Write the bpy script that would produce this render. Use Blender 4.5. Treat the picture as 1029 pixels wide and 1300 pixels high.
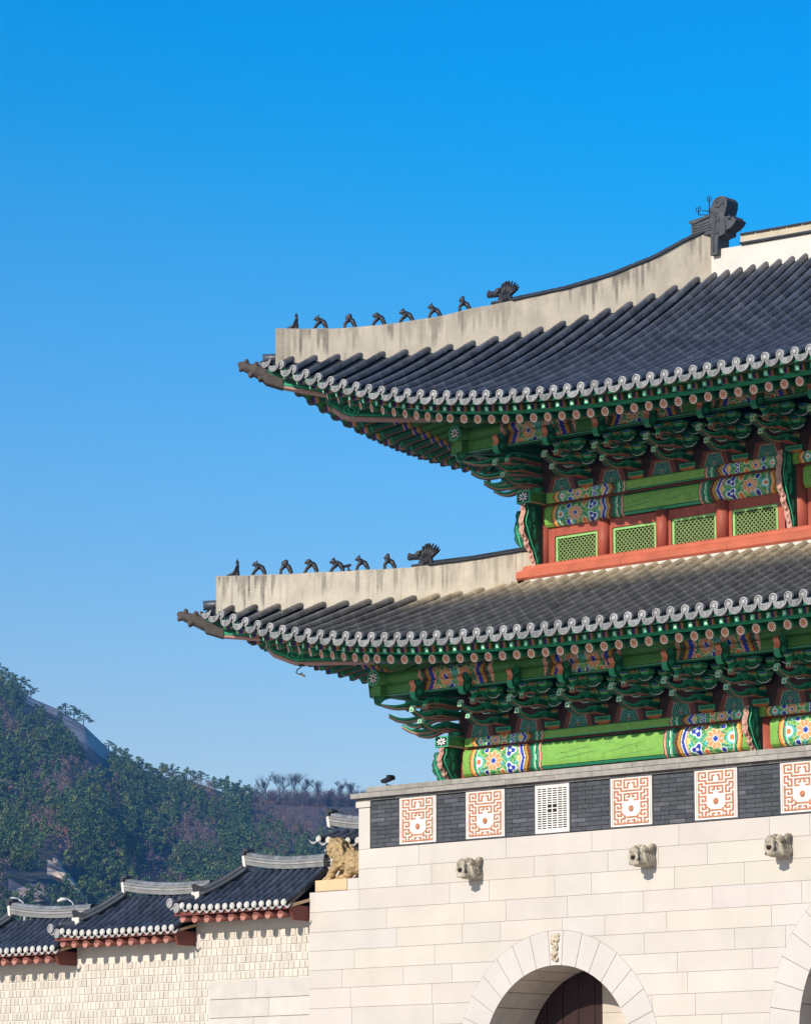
import bpy, bmesh, math, random
from mathutils import Vector, Matrix
from math import sin, cos, pi, radians, sqrt, atan2, floor, exp

for o in list(bpy.data.objects): bpy.data.objects.remove(o)
S = bpy.context.scene
COL = S.collection
rnd = random.Random(7)

# ------------------------------------------------------------------ camera
CAMP = Vector((47.55, -51.43, 1.6))
PITCH, YAW = radians(10.5), radians(42.0)
cd = bpy.data.cameras.new('camera'); cam = bpy.data.objects.new('camera', cd); COL.objects.link(cam)
cam.location = CAMP; cam.rotation_euler = (pi/2 + PITCH, 0, YAW)
cd.sensor_fit = 'VERTICAL'; cd.sensor_height = 24.0; cd.lens = 4500.0/1300.0*24.0
cd.clip_start = 0.5; cd.clip_end = 30000.0
S.camera = cam

# ------------------------------------------------------------------ light
SUN_EL = radians(27.5)
SUN_AZ = radians(1.5)                       # small swing of the sun towards the right of the front
w = bpy.data.worlds.new('World'); S.world = w; w.use_nodes = True
nt = w.node_tree; bg = nt.nodes['Background']
sky = nt.nodes.new('ShaderNodeTexSky'); sky.sky_type = 'NISHITA'; sky.sun_disc = False
sky.sun_elevation = SUN_EL; sky.sun_rotation = pi - SUN_AZ
sky.air_density = 1.0; sky.dust_density = 0.35; sky.ozone_density = 2.2; sky.altitude = 50
hs = nt.nodes.new('ShaderNodeHueSaturation'); hs.inputs['Saturation'].default_value = 1.35
hs.inputs['Hue'].default_value = 0.5; hs.inputs['Value'].default_value = 1.0
nt.links.new(sky.outputs['Color'], hs.inputs['Color'])
# deep azure of the dry winter sky: the tint follows the height above the horizon (and a little the bearing)
tcw = nt.nodes.new('ShaderNodeTexCoord'); dot = nt.nodes.new('ShaderNodeVectorMath'); dot.operation = 'DOT_PRODUCT'
dot.inputs[1].default_value = (cos(YAW)*.16, sin(YAW)*.16, 1.0); nt.links.new(tcw.outputs['Generated'], dot.inputs[0])
ramp = nt.nodes.new('ShaderNodeValToRGB'); cr_ = ramp.color_ramp
cr_.elements[0].position = .06; cr_.elements[0].color = (1.40, 1.15, 1.06, 1)
cr_.elements[1].position = .80; cr_.elements[1].color = (.75, 1.05, 1.25, 1)
for p_, c_ in ((.11, (1.26, 1.09, 1.11)), (.19, (.80, 1.18, 1.32)), (.245, (.40, 1.22, 1.42)), (.275, (.12, 1.24, 1.48)), (.305, (0, 1.26, 1.58)), (.42, (0, 1.12, 1.6)), (.58, (.5, 1.05, 1.35))):
    e_ = cr_.elements.new(p_); e_.color = (*c_, 1)
nt.links.new(dot.outputs['Value'], ramp.inputs['Fac'])
mul = nt.nodes.new('ShaderNodeMix'); mul.data_type = 'RGBA'; mul.blend_type = 'MULTIPLY'; mul.inputs['Factor'].default_value = 1
nt.links.new(hs.outputs['Color'], mul.inputs['A']); nt.links.new(ramp.outputs['Color'], mul.inputs['B'])
nt.links.new(mul.outputs['Result'], bg.inputs['Color'])
bg.inputs['Strength'].default_value = 0.11
sd = bpy.data.lights.new('sun', 'SUN'); sd.energy = 4.8; sd.angle = radians(0.5); sd.color = (1.0, 0.93, 0.84)
sun = bpy.data.objects.new('sun', sd); COL.objects.link(sun)
sdir = Vector((-sin(SUN_AZ)*cos(SUN_EL), cos(SUN_AZ)*cos(SUN_EL), -sin(SUN_EL)))
sun.rotation_euler = sdir.to_track_quat('-Z', 'Y').to_euler(); sun.location = (20, -60, 60)
S.view_settings.view_transform = 'Standard'; S.view_settings.look = 'None'
S.view_settings.exposure = 0.10; S.view_settings.gamma = 1.0

# ------------------------------------------------------------------ helpers
def tag(o, label=None, cat=None, group=None, kind=None):
    if label: o['label'] = label
    if cat: o['category'] = cat
    if group: o['group'] = group
    if kind: o['kind'] = kind
    return o
def empty(name, loc=(0, 0, 0)):
    o = bpy.data.objects.new(name, None); COL.objects.link(o); o.location = loc; o.empty_display_size = .3
    return o

class MB:
    """collects polygons with a material slot and (optionally) a paint colour per face"""
    def __init__(s): s.v = []; s.f = []; s.m = []; s.c = []; s.sm = []
    def vert(s, p): s.v.append((p[0], p[1], p[2])); return len(s.v)-1
    def face(s, idx, m=0, c=None, smooth=False):
        s.f.append(tuple(idx)); s.m.append(m); s.c.append(c); s.sm.append(smooth)
    def poly(s, pts, m=0, c=None, smooth=False):
        b = len(s.v)
        for p in pts: s.v.append((p[0], p[1], p[2]))
        s.face(range(b, b+len(pts)), m, c, smooth)
    def box(s, x0, x1, y0, y1, z0, z1, m=0, c=None):
        P = [(x0,y0,z0),(x1,y0,z0),(x1,y1,z0),(x0,y1,z0),(x0,y0,z1),(x1,y0,z1),(x1,y1,z1),(x0,y1,z1)]
        s.hexa(P, m, c)
    def hexa(s, P, m=0, c=None):
        b = len(s.v); s.v.extend([tuple(p) for p in P])
        for q in ((3,2,1,0),(4,5,6,7),(0,1,5,4),(1,2,6,5),(2,3,7,6),(3,0,4,7)):
            s.face([b+i for i in q], m, c)
    def rings(s, R, m=0, c=None, smooth=True, cap0=True, cap1=True, closed=True, mc=None):
        n = len(R[0]); base = []
        for r in R:
            base.append(len(s.v)); s.v.extend([tuple(p) for p in r])
        for k in range(len(R)-1):
            for i in range(n if closed else n-1):
                j = (i+1) % n
                s.face((base[k]+i, base[k]+j, base[k+1]+j, base[k+1]+i), m, c, smooth)
        if closed and cap0: s.face([base[0]+i for i in range(n)][::-1], m if mc is None else mc, c)
        if closed and cap1: s.face([base[-1]+i for i in range(n)], m if mc is None else mc, c)
    def tube(s, pts, rad, n=8, m=0, c=None, smooth=True, cap=True):
        pts = [Vector(p) for p in pts]
        if not isinstance(rad, (list, tuple)): rad = [rad]*len(pts)
        R = []; up = None
        for i, p in enumerate(pts):
            a = pts[max(0, i-1)]; b = pts[min(len(pts)-1, i+1)]
            t = (b-a).normalized()
            if up is None:
                up = Vector((0, 0, 1)) if abs(t.z) < .9 else Vector((1, 0, 0))
            x = t.cross(up).normalized(); y = x.cross(t).normalized(); up = y
            R.append([p + (x*cos(2*pi*k/n) + y*sin(2*pi*k/n))*rad[i] for k in range(n)])
        s.rings(R, m, c, smooth, cap, cap)
    def prism(s, prof, fn, t0, t1, m=0, mside=None, mend=None, c=None, rim=None, mrim=None, smooth=False):
        """profile (a,b) pushed through fn(a,b,t) between t0 and t1; rim insets the two cheeks"""
        n = len(prof)
        # counter clockwise check
        A = sum(prof[i][0]*prof[(i+1) % n][1]-prof[(i+1) % n][0]*prof[i][1] for i in range(n))
        if A < 0: prof = prof[::-1]
        b = len(s.v)
        for t in (t0, t1):
            for p in prof: s.v.append(tuple(fn(p[0], p[1], t)))
        s.face([b+i for i in range(n)][::-1], m, c); s.face([b+n+i for i in range(n)], m, c)
        for i in range(n):
            j = (i+1) % n
            mm = mside(prof[i], prof[j]) if mside else m
            s.face((b+i, b+j, b+n+j, b+n+i), mm, c, smooth)
    def build(s, name, mats, parent=None, fixn=True):
        me = bpy.data.meshes.new(name)
        me.from_pydata(s.v, [], s.f)
        if not isinstance(mats, (list, tuple)): mats = [mats]
        for m in mats: me.materials.append(m)
        me.polygons.foreach_set('material_index', s.m)
        me.polygons.foreach_set('use_smooth', s.sm)
        if any(c is not None for c in s.c):
            at = me.color_attributes.new('Col', 'FLOAT_COLOR', 'CORNER')
            buf = []
            for f, c in zip(s.f, s.c):
                c = c or (1, 1, 1)
                buf.extend((c[0], c[1], c[2], 1.0)*len(f))
            at.data.foreach_set('color', buf)
        if fixn:
            bm = bmesh.new(); bm.from_mesh(me); bmesh.ops.recalc_face_normals(bm, faces=bm.faces); bm.to_mesh(me); bm.free()
        me.update()
        o = bpy.data.objects.new(name, me); COL.objects.link(o)
        if parent: o.parent = parent
        return o

def inst(src, name, parent, mat4, kind=None):
    o = bpy.data.objects.new(name, src); COL.objects.link(o); o.parent = parent; o.matrix_local = mat4
    return o

def remesh(mb, name, mat, voxel, parent=None, smooth=2):
    """melts the collected solids into one continuous skin"""
    o = mb.build(name, mat)
    md = o.modifiers.new('r', 'REMESH'); md.mode = 'VOXEL'; md.voxel_size = voxel; md.use_smooth_shade = True
    if smooth:
        m2 = o.modifiers.new('s', 'SMOOTH'); m2.iterations = smooth; m2.factor = .5
    dg = bpy.context.evaluated_depsgraph_get()
    me = bpy.data.meshes.new_from_object(o.evaluated_get(dg)); me.name = name
    old = o.data; o.modifiers.clear(); o.data = me; bpy.data.meshes.remove(old)
    for p in me.polygons: p.use_smooth = True
    if parent: o.parent = parent
    return o

def ball(mb, c, r, m=0, n=10, sx=1, sy=1, sz=1):
    R = []
    for i in range(1, n//2+2):
        a = -pi/2 + pi*(i-.5)/(n//2+1)
        R.append([(c[0]+r*sx*cos(a)*cos(2*pi*k/n), c[1]+r*sy*cos(a)*sin(2*pi*k/n), c[2]+r*sz*sin(a)) for k in range(n)])
    mb.rings(R, m)
def capsule(mb, pts, rad, n=8):
    for p, r in zip(pts, rad): ball(mb, p, r, 0, n)
    mb.tube(pts, list(rad), n)

# ------------------------------------------------------------------ materials
def mat(name, col=(.5, .5, .5), rough=.7, var=.2, scale=6.0, attr=False, bump=0.0, bscale=40.0, spec=.3,
        fine=0.0, stretch=(1, 1, 1), dark=None, dthr=(.55, .75), dstretch=(1, 1, 1), dscale=3.0, metal=0.0, rand=0.0):
    m = bpy.data.materials.new(name); m.use_nodes = True
    N, L = m.node_tree.nodes, m.node_tree.links
    bs = N['Principled BSDF']; bs.inputs['Roughness'].default_value = rough
    bs.inputs['Specular IOR Level'].default_value = spec; bs.inputs['Metallic'].default_value = metal
    tc = N.new('ShaderNodeTexCoord')
    mp = N.new('ShaderNodeMapping'); mp.inputs['Scale'].default_value = stretch
    L.new(tc.outputs['Object'], mp.inputs['Vector'])
    nz = N.new('ShaderNodeTexNoise'); nz.inputs['Scale'].default_value = scale; nz.inputs['Detail'].default_value = 6
    L.new(mp.outputs['Vector'], nz.inputs['Vector'])
    mr = N.new('ShaderNodeMapRange'); mr.inputs['From Min'].default_value = .25; mr.inputs['From Max'].default_value = .75
    mr.inputs['To Min'].default_value = 1-var; mr.inputs['To Max'].default_value = 1+var
    L.new(nz.outputs['Fac'], mr.inputs['Value'])
    mx = N.new('ShaderNodeMix'); mx.data_type = 'RGBA'; mx.blend_type = 'MULTIPLY'; mx.inputs['Factor'].default_value = 1
    if attr:
        ca = N.new('ShaderNodeVertexColor'); ca.layer_name = 'Col'; L.new(ca.outputs['Color'], mx.inputs['A'])
    else:
        mx.inputs['A'].default_value = (*col, 1)
    L.new(mr.outputs['Result'], mx.inputs['B'])
    out = mx.outputs['Result']
    if rand:
        oi = N.new('ShaderNodeObjectInfo')
        m2 = N.new('ShaderNodeMapRange'); m2.inputs['To Min'].default_value = 1-rand; m2.inputs['To Max'].default_value = 1+rand
        L.new(oi.outputs['Random'], m2.inputs['Value'])
        mx2 = N.new('ShaderNodeMix'); mx2.data_type = 'RGBA'; mx2.blend_type = 'MULTIPLY'; mx2.inputs['Factor'].default_value = 1
        L.new(out, mx2.inputs['A']); L.new(m2.outputs['Result'], mx2.inputs['B']); out = mx2.outputs['Result']
    if fine:
        n4 = N.new('ShaderNodeTexNoise'); n4.inputs['Scale'].default_value = 55; n4.inputs['Detail'].default_value = 3
        L.new(tc.outputs['Object'], n4.inputs['Vector'])
        r4_ = N.new('ShaderNodeMapRange'); r4_.inputs['From Min'].default_value = .3; r4_.inputs['From Max'].default_value = .7
        r4_.inputs['To Min'].default_value = 1-fine; r4_.inputs['To Max'].default_value = 1+fine; L.new(n4.outputs['Fac'], r4_.inputs['Value'])
        mx4 = N.new('ShaderNodeMix'); mx4.data_type = 'RGBA'; mx4.blend_type = 'MULTIPLY'; mx4.inputs['Factor'].default_value = 1
        L.new(out, mx4.inputs['A']); L.new(r4_.outputs['Result'], mx4.inputs['B']); out = mx4.outputs['Result']
    if dark:
        mp2 = N.new('ShaderNodeMapping'); mp2.inputs['Scale'].default_value = dstretch
        L.new(tc.outputs['Object'], mp2.inputs['Vector'])
        n2 = N.new('ShaderNodeTexNoise'); n2.inputs['Scale'].default_value = dscale; n2.inputs['Detail'].default_value = 5
        n2.inputs['Roughness'].default_value = .65
        L.new(mp2.outputs['Vector'], n2.inputs['Vector'])
        r2 = N.new('ShaderNodeMapRange'); r2.interpolation_type = 'SMOOTHSTEP'
        r2.inputs['From Min'].default_value = dthr[0]; r2.inputs['From Max'].default_value = dthr[1]
        L.new(n2.outputs['Fac'], r2.inputs['Value'])
        mx3 = N.new('ShaderNodeMix'); mx3.data_type = 'RGBA'
        L.new(r2.outputs['Result'], mx3.inputs['Factor']); L.new(out, mx3.inputs['A']); mx3.inputs['B'].default_value = (*dark, 1)
        out = mx3.outputs['Result']
    L.new(out, bs.inputs['Base Color'])
    if bump:
        nb = N.new('ShaderNodeTexNoise'); nb.inputs['Scale'].default_value = bscale; nb.inputs['Detail'].default_value = 4
        L.new(tc.outputs['Object'], nb.inputs['Vector'])
        bp = N.new('ShaderNodeBump'); bp.inputs['Strength'].default_value = bump; bp.inputs['Distance'].default_value = .02
        L.new(nb.outputs['Fac'], bp.inputs['Height']); L.new(bp.outputs['Normal'], bs.inputs['Normal'])
    return m

GREEN_D = (.014, .125, .062); GREEN_T = (.035, .36, .18); GREEN_L = (.185, .385, .068); GREEN_M = (.07, .22, .045)
PINK = (.72, .33, .24); ORANGE = (.70, .20, .05); BLUE = (.02, .05, .36); WHITE = (.80, .77, .70)
OCHRE = (.50, .26, .03); BROWN = (.14, .035, .02); YELLOW = (.75, .55, .08); CYAN = (.12, .45, .40); INK = (.015, .012, .012)
REDB = (.34, .075, .045); REDL = (.46, .115, .06)

M = {}
M['tile'] = mat('roof_tile', (.030, .036, .050), .42, .45, 3.0, attr=True, bump=.25, bscale=30, spec=.5)
M['tile_end'] = mat('tile_end', attr=True, rough=.8, var=.22, scale=14, bump=.2)
M['tile_dark'] = mat('dark_tile', (.035, .038, .045), .5, .4, 5, bump=.3, spec=.45)
M['paint'] = mat('painted_wood', attr=True, rough=.55, var=.16, scale=9, bump=.12, bscale=25, spec=.35)
M['green_d'] = mat('dark_green_paint', GREEN_D, .5, .25, 8)
M['green_t'] = mat('jade_green_paint', GREEN_T, .45, .2, 8)
M['green_l'] = mat('light_green_paint', GREEN_L, .55, .2, 5)
M['green_m'] = mat('olive_green_paint', GREEN_M, .6, .25, 5)
M['pink'] = mat('pink_paint', (.52, .28, .215), .55, .15, 8)
M['orange'] = mat('orange_paint', ORANGE, .55, .2, 8)
M['blue'] = mat('cobalt_paint', BLUE, .55, .15, 8)
M['white_p'] = mat('white_paint', WHITE, .6, .1, 8)
M['ink'] = mat('black_line_paint', INK, .6, .1, 8)
M['red'] = mat('red_brown_paint', REDB, .55, .22, 4, stretch=(3, 3, .6), bump=.1)
M['red_l'] = mat('orange_red_paint', REDL, .5, .18, 3, bump=.1)
M['dark_in'] = mat('dark_interior', (.02, .012, .01), .9, .2, 4)
M['plaster'] = mat('stained_plaster', (.5, .42, .33), .9, .14, 2.6, attr=True, fine=.10, dark=(.30, .25, .19), dthr=(.55, .85),
                   dstretch=(3.2, 3.2, .35), dscale=2.2, bump=.25, bscale=20)
M['plaster_w'] = mat('white_plaster', (.60, .55, .475), .9, .08, 1.5, dark=(.45, .40, .33), dthr=(.62, .85), dstretch=(2, 2, .7), bump=.1, bscale=15)
M['stone'] = mat('pale_granite', attr=True, rough=.85, var=.07, scale=1.1, fine=.06, bump=.14, bscale=60, spec=.25,
                 dark=(.47, .40, .32), dthr=(.54, .88), dstretch=(1.7, 1.7, .24), dscale=1.0)
M['mortar_d'] = mat('grey_joint', (.37, .32, .27), .95, .15, 8)
M['stone_c'] = mat('grey_coping_stone', attr=True, rough=.85, var=.25, scale=5, bump=.3, bscale=30)
M['brick'] = mat('dark_grey_brick', attr=True, rough=.8, var=.22, scale=10, bump=.3, bscale=45)
M['brick_j'] = mat('brick_joint', (.045, .045, .05), .9, .2, 8)
M['terracotta'] = mat('terracotta', (.45, .175, .085), .8, .3, 14, fine=.12)
M['panel_w'] = mat('white_panel', (.67, .625, .57), .85, .12, 5, fine=.05, dark=(.48, .40, .33), dthr=(.58, .85), dstretch=(2, 2, .5))
M['spout'] = mat('weathered_carved_stone', (.42, .36, .265), .9, .35, 5, bump=.8, bscale=14, dark=(.10, .085, .06), dthr=(.52, .70), dscale=6)
M['haetae'] = mat('golden_sandstone', (.43, .295, .145), .85, .3, 5, bump=.9, bscale=18, dark=(.20, .11, .04), dthr=(.55, .72), dscale=9)
M['carved_pale'] = mat('pale_carved_stone', (.55, .45, .32), .85, .25, 8, bump=.4, dark=(.30, .22, .14), dthr=(.5, .75), dscale=9)
M['plinth'] = mat('tan_stone', (.60, .42, .24), .85, .12, 2, bump=.1)
M['fig'] = mat('black_glazed_clay', (.028, .027, .03), .5, .35, 12, bump=.5, bscale=25, spec=.4)
M['cap_br'] = mat('weathered_bronze_wood', (.075, .058, .045), .7, .4, 8, bump=.4)
M['iron'] = mat('black_iron', (.015, .015, .018), .5, .2, 10)
M['wall_stone'] = mat('cream_wall_stone', attr=True, rough=.88, var=.08, scale=3, bump=.15, bscale=40)
M['wall_mortar'] = mat('white_lime_mortar', (.60, .54, .46), .95, .08, 5)
M['maroon'] = mat('maroon_paint', (.17, .045, .03), .6, .2, 4)
M['door'] = mat('dark_door_paint', (.030, .011, .009), .6, .25, 4, stretch=(4, 4, .5))
M['tile_grey'] = mat('grey_fired_clay', (.062, .063, .070), .7, .35, 7, fine=.15, bump=.5, bscale=14, spec=.35)
M['vault'] = mat('vault_stone', attr=True, rough=.9, var=.12, scale=2)
M['raft_d'] = mat('dull_red_paint', (.20, .065, .045), .65, .25, 6)
M['raft_r'] = mat('oxide_red_paint', (.40, .17, .125), .65, .2, 6)
# ------------------------------------------------------------------ gate building
def lerp(a, b, t): return a+(b-a)*t
def table(T, x):
    if x <= T[0][0]: return T[0][1]
    for (a, b), (c, d) in zip(T, T[1:]):
        if x <= c: return lerp(b, d, (x-a)/(c-a))
    return T[-1][1]
def jit(c, k, r=None):
    q = 1 + ((r or rnd).random()*2-1)*k
    return (c[0]*q, c[1]*q, c[2]*q)

GX, GD = 26.0, 9.8                  # gate front length and depth
gate = empty('palace_gate', (13.0, 0.0, 0.0))
tag(gate, 'two storied palace gate with dark tiled roofs and painted green eaves', 'gate')
class Shift:                        # parts are modelled in world space, the gate's Empty stands at its foot
    pass
def gp(mb, name, mats, parent=None, **k):
    o = mb.build(name, mats, None, **k)
    p = parent or gate
    o.parent = p; o.matrix_parent_inverse = Matrix.Identity(4)
    if p is gate: o.location = (-13.0, 0, 0)
    return o

# ---------------- stone base -------------------------------------------------
LV = [7.80, 7.41, 7.02, 6.62, 6.22, 5.85, 5.47, 5.11, 4.72, 4.33, 3.94, 3.55, 3.16, 2.77, 2.38, 1.99, 1.60, 1.2, .8, .4, 0.0]
ARCH = [(5.02, 3.54, 1.807, 2.45), (13.0, 3.95, 2.45, 3.10), (20.98, 3.54, 1.807, 2.45)]
def clip_half(poly, inside, cut):
    out = []
    for i in range(len(poly)):
        a, b = poly[i], poly[(i+1) % len(poly)]
        ia, ib = inside(a), inside(b)
        if ia: out.append(a)
        if ia != ib: out.append(cut(a, b))
    return out
def outside_arch(x0, x1, z0, z1, A):
    """rectangle minus the arch ring; returns polygons (list of (x,z))"""
    cx, cz, ri, ro = A
    if x1 <= cx-ro or x0 >= cx+ro or z0 >= cz+ro: return [[(x0,z0),(x1,z0),(x1,z1),(x0,z1)]]
    res = []
    def hw(z): return ro if z <= cz else (sqrt(max(0, ro*ro-(z-cz)**2)) if z < cz+ro else 0)
    n = 10; zs = [lerp(z0, z1, k/n) for k in range(n+1)]
    if cz+ro < z1 and cz+ro > z0: zs = sorted(zs+[cz+ro])
    # left piece
    L = [(min(x1, max(x0, cx-hw(z))), z) for z in zs]; R = [(max(x0, min(x1, cx+hw(z))), z) for z in zs]
    if z1 > cz+ro:                              # passes over the crown: one piece with a curved underside
        top = []
        xs = sorted(set([x0, x1]+[lerp(x0, x1, k/24) for k in range(25)]))
        low = []
        for x in xs:
            dx = abs(x-cx); zz = z0
            if dx < ro: zz = max(z0, cz+sqrt(ro*ro-dx*dx))
            low.append((x, min(zz, z1)))
        return [low+[(x1, z1), (x0, z1)]]
    if any(l[0] > x0+.02 for l in L): res.append([(x0, zs[0])]+[l for l in L]+[(x0, zs[-1])])
    if any(r[0] < x1-.02 for r in R): res.append([r for r in R]+[(x1, zs[-1]), (x1, zs[0])])
    return res
base = MB()
FY = 0.0
def slab(mb, poly, y0, y1, m, c):
    """front polygon (x,z) at y0 with returns to y1"""
    P = []
    for p in poly:
        if not P or (abs(p[0]-P[-1][0])+abs(p[1]-P[-1][1])) > 1e-4: P.append(p)
    if len(P) > 2 and (abs(P[0][0]-P[-1][0])+abs(P[0][1]-P[-1][1])) < 1e-4: P.pop()
    if len(P) < 3: return
    n = len(P); b = len(mb.v)
    for y in (y0, y1):
        for p in P: mb.v.append((p[0], y, p[1]))
    mb.face([b+i for i in range(n)], m, c)
    for i in range(n):
        j = (i+1) % n
        mb.face((b+i, b+n+i, b+n+j, b+j), m, c)
r2 = random.Random(11)
STONE = (.55, .485, .42)
for k in range(len(LV)-1):
    z1, z0 = LV[k], LV[k+1]
    x = 0.0 if k < 2 else -1.33
    x1end = GX if k < 2 else GX+1.33
    while x < x1end-.05:
        wd = r2.choice([.95, 1.1, 1.3, 1.5, 1.75, 2.0, 2.2])*r2.uniform(.92, 1.08)
        xe = min(x+wd, x1end)
        if x1end-xe < .5: xe = x1end
        g = .0032
        pieces = [[(x+g, z0+g), (xe-g, z0+g), (xe-g, z1-g), (x+g, z1-g)]]
        for A in ARCH:
            if xe > A[0]-A[3] and x < A[0]+A[3]:
                AA = (A[0], A[1], A[2], A[3]+g)
                pieces = outside_arch(x+g, xe-g, z0+g, z1-g, AA); break
        c = jit(STONE, .032, r2); c = (c[0], c[1]*r2.uniform(.985, 1.01), c[2]*r2.uniform(.96, 1.02))
        for p in pieces: slab(base, p, FY, FY+.03, 0, c)
        x = xe
# backing behind the joints with arch holes, vaults
def backing(mb, y, m):
    xs = [-1.33]
    def q(x0, x1, z0, z1):
        mb.poly([(x0, y, z0), (x1, y, z0), (x1, y, z1), (x0, y, z1)], m)
    q(-1.325, 0.0, 0, 7.02)
    last = 0.0
    for (cx, cz, ri, ro) in ARCH:
        q(last, cx-ri, 0, 7.795)
        n = 40
        for i in range(n):
            a0 = pi-pi*i/n; a1 = pi-pi*(i+1)/n
            p0 = (cx+ri*cos(a0), cz+ri*sin(a0)); p1 = (cx+ri*cos(a1), cz+ri*sin(a1))
            mb.poly([(p0[0], y, p0[1]), (p1[0], y, p1[1]), (p1[0], y, 7.795), (p0[0], y, 7.795)], m)
        last = cx+ri
    q(last, GX, 0, 7.795); q(GX, GX+1.33, 0, 7.02)
backing(base, .016, 1)
base.box(-1.33, 0.0, .03, GD, 0, 7.02, 0, STONE)           # the low flank that carries the beast
base.box(GX, GX+1.33, .03, GD, 0, 7.02, 0, STONE)
# top of the base and its flanks
base.poly([(0, .03, 7.80), (GX, .03, 7.80), (GX, GD, 7.80), (0, GD, 7.80)], 0, STONE)
base.poly([(0, .03, 7.0), (0, GD, 7.0), (0, GD, 7.8), (0, .03, 7.8)], 0, STONE)
base.poly([(GX, .03, 7.0), (GX, GD, 7.0), (GX, GD, 7.8), (GX, .03, 7.8)], 0, STONE)
base.poly([(-1.33, GD, 0), (GX+1.33, GD, 0), (GX+1.33, GD, 7.0), (-1.33, GD, 7.0)], 0, STONE)
# vault of every passage: courses run into the depth
for (cx, cz, ri, ro) in ARCH:
    nv = 15; depth = 1.3 if ri < 2 else 1.7
    for i in range(nv):
        a0, a1 = pi*i/nv, pi*(i+1)/nv
        y = .0; row = i % 2
        ys = [0.0, .55 if row else .85, depth]
        for ya, yb in zip(ys, ys[1:]):
            for s_ in range(3):
                b0 = a0+(a1-a0)*s_/3+(.004 if s_ == 0 else 0); b1 = a0+(a1-a0)*(s_+1)/3-(.004 if s_ == 2 else 0)
                c = (.60, .50, .40)
                base.poly([(cx+ri*cos(b0), ya+.004, cz+ri*sin(b0)), (cx+ri*cos(b1), ya+.004, cz+ri*sin(b1)),
                           (cx+ri*cos(b1), yb-.004, cz+ri*sin(b1)), (cx+ri*cos(b0), yb-.004, cz+ri*sin(b0))], 2, jit(c, .06, r2) if s_ == 0 else c, True)
    n = 30
    rr = ri+.02
    for i in range(n):                                      # grey mortar backing behind the vault stone joints
        a0, a1 = pi*i/n, pi*(i+1)/n
        base.poly([(cx+rr*cos(a0), .02, cz+rr*sin(a0)), (cx+rr*cos(a1), .02, cz+rr*sin(a1)),
                   (cx+rr*cos(a1), depth, cz+rr*sin(a1)), (cx+rr*cos(a0), depth, cz+rr*sin(a0))], 1)
    for sx in (-1, 1):
        z = 0; k = 0
        while z < cz-.01:
            z2 = min(z+.45, cz)
            ys = [0.0, .5 if k % 2 else .9, depth]
            for ya, yb in zip(ys, ys[1:]):
                base.poly([(cx+sx*ri, ya+.004, z+.004), (cx+sx*ri, yb-.004, z+.004), (cx+sx*ri, yb-.004, z2-.004), (cx+sx*ri, ya+.004, z2-.004)], 2, jit((.60, .50, .40), .06, r2))
            base.poly([(cx+sx*(ri+.02), .02, z), (cx+sx*(ri+.02), depth, z), (cx+sx*(ri+.02), depth, z2), (cx+sx*(ri+.02), .02, z2)], 1)
            z = z2; k += 1
stone_base = gp(base, 'stone_base', [M['stone'], M['mortar_d'], M['vault']], fixn=False)
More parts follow.
